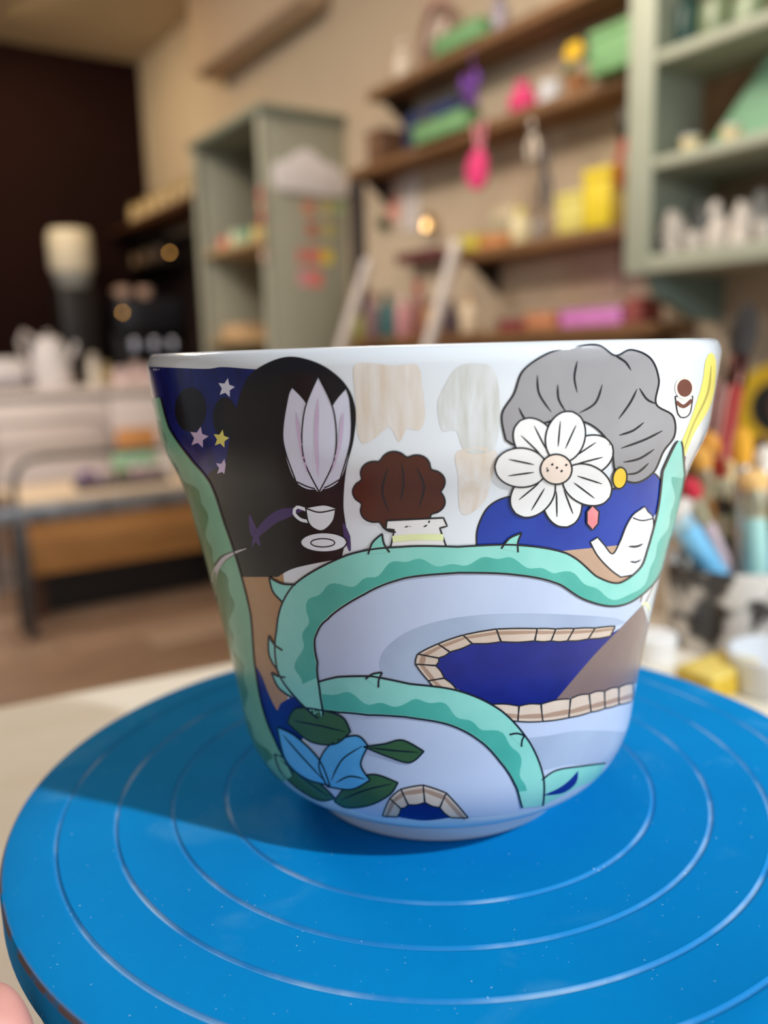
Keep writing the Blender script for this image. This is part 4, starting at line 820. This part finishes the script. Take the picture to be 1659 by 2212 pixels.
# coffee machine
q0 = on_end(252, 770, 4.45)[0]; q1 = on_end(392, 770, 4.45)[0]; zt = on_end(320, 645, 4.45)[1]
t = thing('coffee_machine', 'black coffee machine with chrome groups on the dark sideboard', 'coffee machine', RP((q0+q1)/2, 4.42, .03), RZ)
w_ = (q1-q0)/2; h_ = zt-.03
obj('body', bx(-w_, w_, .05, .38, .02, h_, .015), M_blk, t); obj('hood', bx(-w_, w_, -.06, .06, h_*.55, h_, .02), mat('machine_grey', (52, 52, 58), rough=.3, metal=.5), t)
obj('drip_tray', bx(-w_*.95, w_*.95, -.08, .06, 0, .03, .004), mat('steel', (150, 150, 152)), t)
for x in (-w_*.55, w_*.05, w_*.62):
    g_ = obj('group_head', lathe([(.0, 0), (.030, 0), (.032, .03), (.026, .06), (0, .06)], 20), mat('chrome', (196, 196, 206), rough=.25, metal=1), t, (x, -.035, h_*.32)); obj('portafilter', tube(bmesh.new(), [(0, 0, .01), (0, -.09, .0)], .010), M_blk, g_)
obj('glint_bead', lathe([(0, -.005), (.004, -.004), (.005, 0), (.004, .004), (0, .005)], 12), mat('amber_glint', (255, 186, 96), emit=10), t, (on_end(216, 675, 4.34)[0]-(q0+q1)/2+.11, -.085, on_end(216, 675, 4.34)[1]-.03))  # blurred specular highlight made as a glowing amber bead, not a machine lamp
obj('glint_stalk', tube(bmesh.new(), [(-w_*.9, -.02, h_*.6), (on_end(216, 675, 4.34)[0]-(q0+q1)/2+.11, -.08, on_end(216, 675, 4.34)[1]-.03)], .004), M_blk, t)  # added bar that carries the glowing highlight bead
for i in range(2):
    cu = thing('espresso_cup', 'pinkish cream cup standing on top of the coffee machine', 'cup', RP((q0+q1)/2-.09+i*.115, 4.52, zt+.001), RZ, 'cups on the coffee machine')
    obj('body', lathe(pot_prof(.030, .042, .06), 20), mat('blush_glaze', (214, 178, 156), rough=.4), cu)
    obj('handle', tube(bmesh.new(), [(-.0405-.014*math.sin(a_), 0, .036+.010*math.cos(a_)) for a_ in [math.pi*k_/6 for k_ in range(7)]], .003, 6), mat('blush_glaze', (214, 178, 156)), cu)
# specular highlight by the shelf made as a glowing bead; no lamp there
lp = on_wall(375, 546, 1.66)
t = thing('shelf_glint', 'tiny amber highlight made as a glowing bead beneath the dark wall shelf', 'highlight', RP(BW-.0205, lp[0], lp[1]), RZ)
obj('mount', bx(-.09, 0, -.006, .006, -.006, .006, .001), M_blk, t); obj('glow_bead', lathe([(0, -.005), (.004, -.004), (.005, 0), (.004, .004), (0, .005)], 12), mat('amber_glint', (255, 186, 96)), t, (-.095, 0, 0))
# ledge with tins
lg = on_wall(312, 572, 1.60)
t = thing('dark_ledge', 'short black ledge below the dark wall shelf', 'shelf', RP(1.60, lg[0]-.35, lg[1]), RZ)
obj('board', bx(0, BW-.021-1.60, 0, .85, -.02, 0, .002), M_blk, t); obj('lip', bx(-.006, 0, 0, .85, -.02, .01, .001), M_blk, t)
for i, (px, c, lab) in enumerate(((292, (150, 112, 56), 'ochre spice tin on the short black ledge'), (318, (120, 90, 54), 'brown spice tin on the short black ledge'), (345, (96, 70, 44), 'dark brown spice tin on the short black ledge'))):
    t = thing('spice_tin', lab, 'tin', RP(1.66, on_wall(px, 565, 1.66)[0], lg[1]+.001), RZ); obj('body', lathe([(0, 0), (.035, 0), (.036, .07), (0, .07)], 20), mat('tin_%d' % i, c, rough=.4), t); obj('lid', lathe([(.038, .066), (.038, .085), (0, .087)], 20), mat('tinlid_%d' % i, tuple(int(v*.8) for v in c), rough=.35), t)
# coffee grinder with white hopper
g0 = on_end(165, 620, 4.45); g1 = on_end(165, 496, 4.45); gr_ = (on_end(212, 560, 4.45)[0]-on_end(118, 560, 4.45)[0])/2
t = thing('coffee_grinder', 'black coffee grinder topped by a white hopper', 'grinder', RP(g0[0], 4.50, .03), RZ)
zh = g0[1]-.03; hh = g1[1]-g0[1]
obj('body', bx(-gr_*.9, gr_*.9, -gr_*.9, gr_*.9, 0, zh, .02), M_blk, t); obj('collar', lathe([(gr_*.7, zh-.005), (gr_*.9, zh+hh*.26), (0, zh+hh*.26)], 28), mat('hopper_grey', (150, 150, 144), rough=.4), t)
obj('hopper', lathe([(gr_*.88, zh+hh*.25), (gr_, zh+hh*.35), (gr_, zh+hh*.88), (gr_*.9, zh+hh), (0, zh+hh)], 28), mat('hopper_white', (226, 214, 186), rough=.5), t)
# ================================================================== WHITE COUNTER AND ITS THINGS
aK = 3.68; zk = on_end(170, 838, aK)[1]
kb0 = on_end(0, 850, aK)[0]-.5; kb1 = on_end(360, 850, aK)[0]+.2
M_wc = mat('white_counter', (226, 214, 208), (220, 208, 202), 3, .5)
ct = thing('white_counter', 'white counter standing behind the low wooden bench', 'counter', RP(kb0, aK, ZF), RZ)
obj('worktop', bx(-.02, kb1-kb0, -.02, .5, zk-ZF-.03, zk-ZF, .004), M_wc, ct)
nd = 3
for i in range(nd):
    w_ = (kb1-kb0)/nd; d_ = obj('door', bx(i*w_+.004, (i+1)*w_-.004, -.004, .016, .06, zk-ZF-.04, .003), M_wc, ct); obj('handle', bx((i+1)*w_-.05, (i+1)*w_-.04, -.02, -.003, .3, .42, .002), mat('steel', (150, 150, 152)), d_)
obj('body', bx(0, kb1-kb0-.02, .016, .48, 0, zk-ZF-.03), M_wc, ct)
def on_counter(px, py, da=.2): return RP(on_end(px, py, aK+da)[0], aK+da, zk)
mpx = 3.9/FPX
t = thing('white_bread_bin', 'rounded white bin standing on the white counter', 'bin', on_counter(18, 810), RZ)
obj('body', bx(-.11, .065, -.08, .10, 0, .13, .04), mat('white_enamel2', (208, 202, 202), rough=.45), t); obj('base_band', bx(-.112, .067, -.082, .102, .02, .045, .005), mat('grey_band', (130, 124, 130)), t)
t = thing('white_kettle', 'white kettle with long grey handle on the white counter', 'kettle', on_counter(112, 815, .22), RZ)
obj('body', lathe([(0, 0), (.085, 0), (.090, .01), (.088, .07), (.070, .17), (.045, .21), (0, .22)], 28), mat('white_enamel2', (208, 202, 202)), t)
obj('handle', tube(bmesh.new(), [(-.05, 0, .20), (-.10, 0, .235), (-.115, 0, .20), (-.085, 0, .06)], .012), mat('grey_handle', (178, 168, 164)), t); obj('spout', tube(bmesh.new(), [(.06, 0, .10), (.10, 0, .15), (.115, 0, .19)], [.016, .012, .010]), mat('white_enamel2', (208, 202, 202)), t); obj('lid_knob', lathe([(0, .215), (.012, .22), (.014, .235), (0, .242)], 16), mat('grey_handle', (178, 168, 164)), t)
for i, (px, c, r_, h_, lab) in enumerate(((205, (206, 196, 180), .026, .14, 'cream bottle on the white counter beside the kettle'), (232, (180, 160, 120), .024, .10, 'honey brown jar on the white counter'), (262, (222, 196, 192), .030, .08, 'pale rose jar on the white counter'), (296, (214, 188, 184), .032, .10, 'dusty pink jar on the white counter'), (326, (206, 180, 176), .028, .085, 'mauve pink jar on the white counter'))):
    t = thing('counter_jar', lab, 'jar', on_counter(px, 828, .10+.14*(i % 2)), RZ); obj('body', lathe([(0, 0), (r_, 0), (r_*1.04, h_*.5), (r_*.8, h_*.8), (0, h_*.8)], 22), mat('cjar_%d' % i, c, rough=.4), t); obj('lid', lathe([(r_*.82, h_*.78), (r_*.82, h_*.95), (r_*.3, h_), (0, h_)], 22), mat('cjarlid_%d' % i, tuple(int(v*.88) for v in c)), t)

# ================================================================== LOW WOODEN BENCH with metal frame trolley in front
fb = on_zr(250, 1275, ZF); aB = 3.12
zb = on_end(230, 1062, aB)[1]; bb0 = on_end(62, 1200, aB)[0]; bb1 = 1.40
M_ben = mat('honey_wood', (206, 150, 88), (188, 132, 74), 5, .5, stretch=(1, 6, 6)); M_bent = mat('light_bench_top', (226, 204, 176), (214, 190, 160), 5, .5)
bn_ = thing('low_wooden_bench', 'low honey wood bench with pale top behind the metal trolley', 'bench', RP(bb0, aB, ZF), RZ)
zl_ = on_end(230, 1220, aB)[1]-ZF
obj('bench_top', bx(-.02, bb1-bb0, -.02, .42, zb-ZF-.03, zb-ZF, .004), M_bent, bn_)
obj('front_board', bx(0, bb1-bb0-.02, 0, .025, zl_, zb-ZF-.03, .003), M_ben, bn_); obj('side_board', bx(0, .025, .025, .40, zl_, zb-ZF-.03, .003), M_ben, bn_); obj('back_board', bx(.025, bb1-bb0-.02, .375, .40, zl_, zb-ZF-.03, .003), M_ben, bn_)
for x in (.03, bb1-bb0-.06):
    for y in (.05, .35): obj('leg', bx(x-.02, x+.02, y-.02, y+.02, 0, zl_+.02), mat('dark_wood', (84, 48, 26)), bn_)
obj('gap_shade', bx(.06, bb1-bb0-.10, .10, .30, 0, zl_+.01), M_blk, bn_)  # black block standing in for the shadow under the bench
zbt = zb
def on_bench(px, py, da): return RP(on_end(px, py, aB+da)[0], aB+da, zbt)
tr = thing('roll_tray', 'dark tray holding coloured tape rolls on the low bench', 'tray', on_bench(262, 1015, .12), RZ)
obj('base', bx(-.17, .17, -.05, .05, 0, .008, .002), mat('dark_tray', (44, 40, 62)), tr)
for y in (-.05, .045): obj('rim', bx(-.17, .17, y, y+.005, .006, .028, .001), mat('dark_tray', (44, 40, 62)), tr)
for s in (-.17, .165): obj('rim', bx(s, s+.005, -.05, .05, .006, .028, .001), mat('dark_tray', (44, 40, 62)), tr)
for i, (x, c, nm) in enumerate(((-.125, (104, 72, 150), 'violet'), (-.06, (206, 190, 196), 'pale grey'), (.0, (96, 120, 84), 'moss green'), (.062, (214, 176, 196), 'pink'), (.125, (190, 170, 176), 'mauve grey'))):
    t = thing('tape_roll', nm+' tape roll standing in the dark tray on the bench', 'tape', on_bench(262, 1015, .12)+NN*x+Vector((0, 0, .0385)), RZ, rot=(math.pi/2, 0, RZ))
    obj('roll', lathe([(.018, -.025), (.030, -.025), (.030, .025), (.018, .025)], 28, True), mat('roll_%d' % i, c, rough=.4), t); obj('core', lathe([(.014, -.026), (.0185, -.026), (.0185, .026), (.014, .026)], 24, True), mat('core_card', (190, 160, 120)), t)
for lab, px, py, da, w_, h_, c in (('mint green carton on the low bench behind the tray', 288, 985, .235, .15, .12, (166, 206, 170)), ('white carton beside the mint green one on the bench', 352, 990, .235, .06, .11, (222, 214, 206)), ('orange carton behind the mint green one', 296, 975, .345, .14, .21, (206, 140, 80))):
    t = thing('carton', lab, 'carton', on_bench(px, py, da), RZ); obj('body', bx(-w_/2, w_/2, -.04, .04, 0, h_*.9, .003), mat('carton_%d_%d' % (c[0], c[1]), c, rough=.6), t); obj('flap', bx(-w_/2, w_/2, -.041, .02, h_*.9, h_*.93, .001), mat('carton_%d_%d' % (c[0], c[1]), c), t)
# metal trolley frame
aM = 2.93
def ev(px, py, a=aM): b_, z_ = on_end(px, py, a); return RP(b_, a, z_)
M_tube = mat('dark_steel_tube', (74, 72, 72), (98, 96, 96), 10, .4, metal=.6); M_gal = mat('galvanised_rail', (112, 118, 124), (176, 180, 186), 22, .35, metal=.7)
cbase = on_end(46, 1240, aM); cart = thing('metal_trolley', 'grey metal trolley frame with bent tube handle before the bench', 'trolley', RP(cbase[0], aM, ZF), RZ)
loc = lambda px, py, da=0: (on_end(px, py, aM+da)[0]-cbase[0], da, on_end(px, py, aM+da)[1]-ZF)
hz = loc(60, 990)[2]; rz_ = loc(60, 1112)[2]
x0_ = loc(34, 1100)[0]; x1_ = 1.40-cbase[0]-.06
obj('handle', tube(bmesh.new(), [(x0_, 0, rz_), (x0_, 0, hz-.09), (x0_+.012, 0, hz-.04), (x0_+.045, 0, hz-.008), (x0_+.10, 0, hz), (x1_-.10, 0, hz), (x1_-.04, 0, hz-.01), (x1_, 0, hz-.06), (x1_, 0, rz_)], .011, 12), M_tube, cart)
obj('front_rail', bx(x0_-.30, x1_+.05, -.015, .0, rz_-.028, rz_+.028, .003), M_gal, cart)
for x in (x0_+.012, x1_-.01): obj('leg', bx(x-.016, x+.016, -.012, .02, 0, rz_-.02, .003), M_tube, cart)
for x in (x0_+.012, x1_-.01): obj('rear_leg', bx(x-.014, x+.014, .12, .15, 0, rz_-.02, .003), M_tube, cart)
obj('rear_rail', bx(x0_-.0, x1_, .125, .145, rz_-.03, rz_-.01, .002), M_tube, cart)
for x in (x0_+.012, x1_-.01): obj('side_rail', bx(x-.01, x+.01, .0, .13, rz_-.03, rz_-.01, .002), M_tube, cart)
# pale chair frame loop further back
ch = thing('metal_stool', 'pale grey tube back stool standing before the white counter', 'stool', RP(on_end(90, 960, 3.605)[0], 3.605, ZF), RZ)
lo2 = lambda px, py: (on_end(px, py, 3.605)[0]-on_end(90, 960, 3.605)[0], 0, on_end(px, py, 3.605)[1]-ZF)
hz2 = lo2(90, 910)[2]; M_pt = mat('pale_tube', (176, 170, 172), rough=.4, metal=.3)
obj('backrest', tube(bmesh.new(), [(-.24, 0, .42), (-.24, 0, hz2-.06), (-.21, 0, hz2-.01), (-.16, 0, hz2), (.18, 0, hz2), (.25, 0, hz2-.02), (.28, 0, hz2-.07), (.28, 0, .42)], .012), M_pt, ch)
obj('seat', bx(-.26, .30, -.04, .04, .40, .425, .008), M_pt, ch)
for x in (-.24, .28):
    for y in (-.028, .028): obj('leg', tube(bmesh.new(), [(x, y, 0), (x, y, .41)], .011), M_pt, ch)
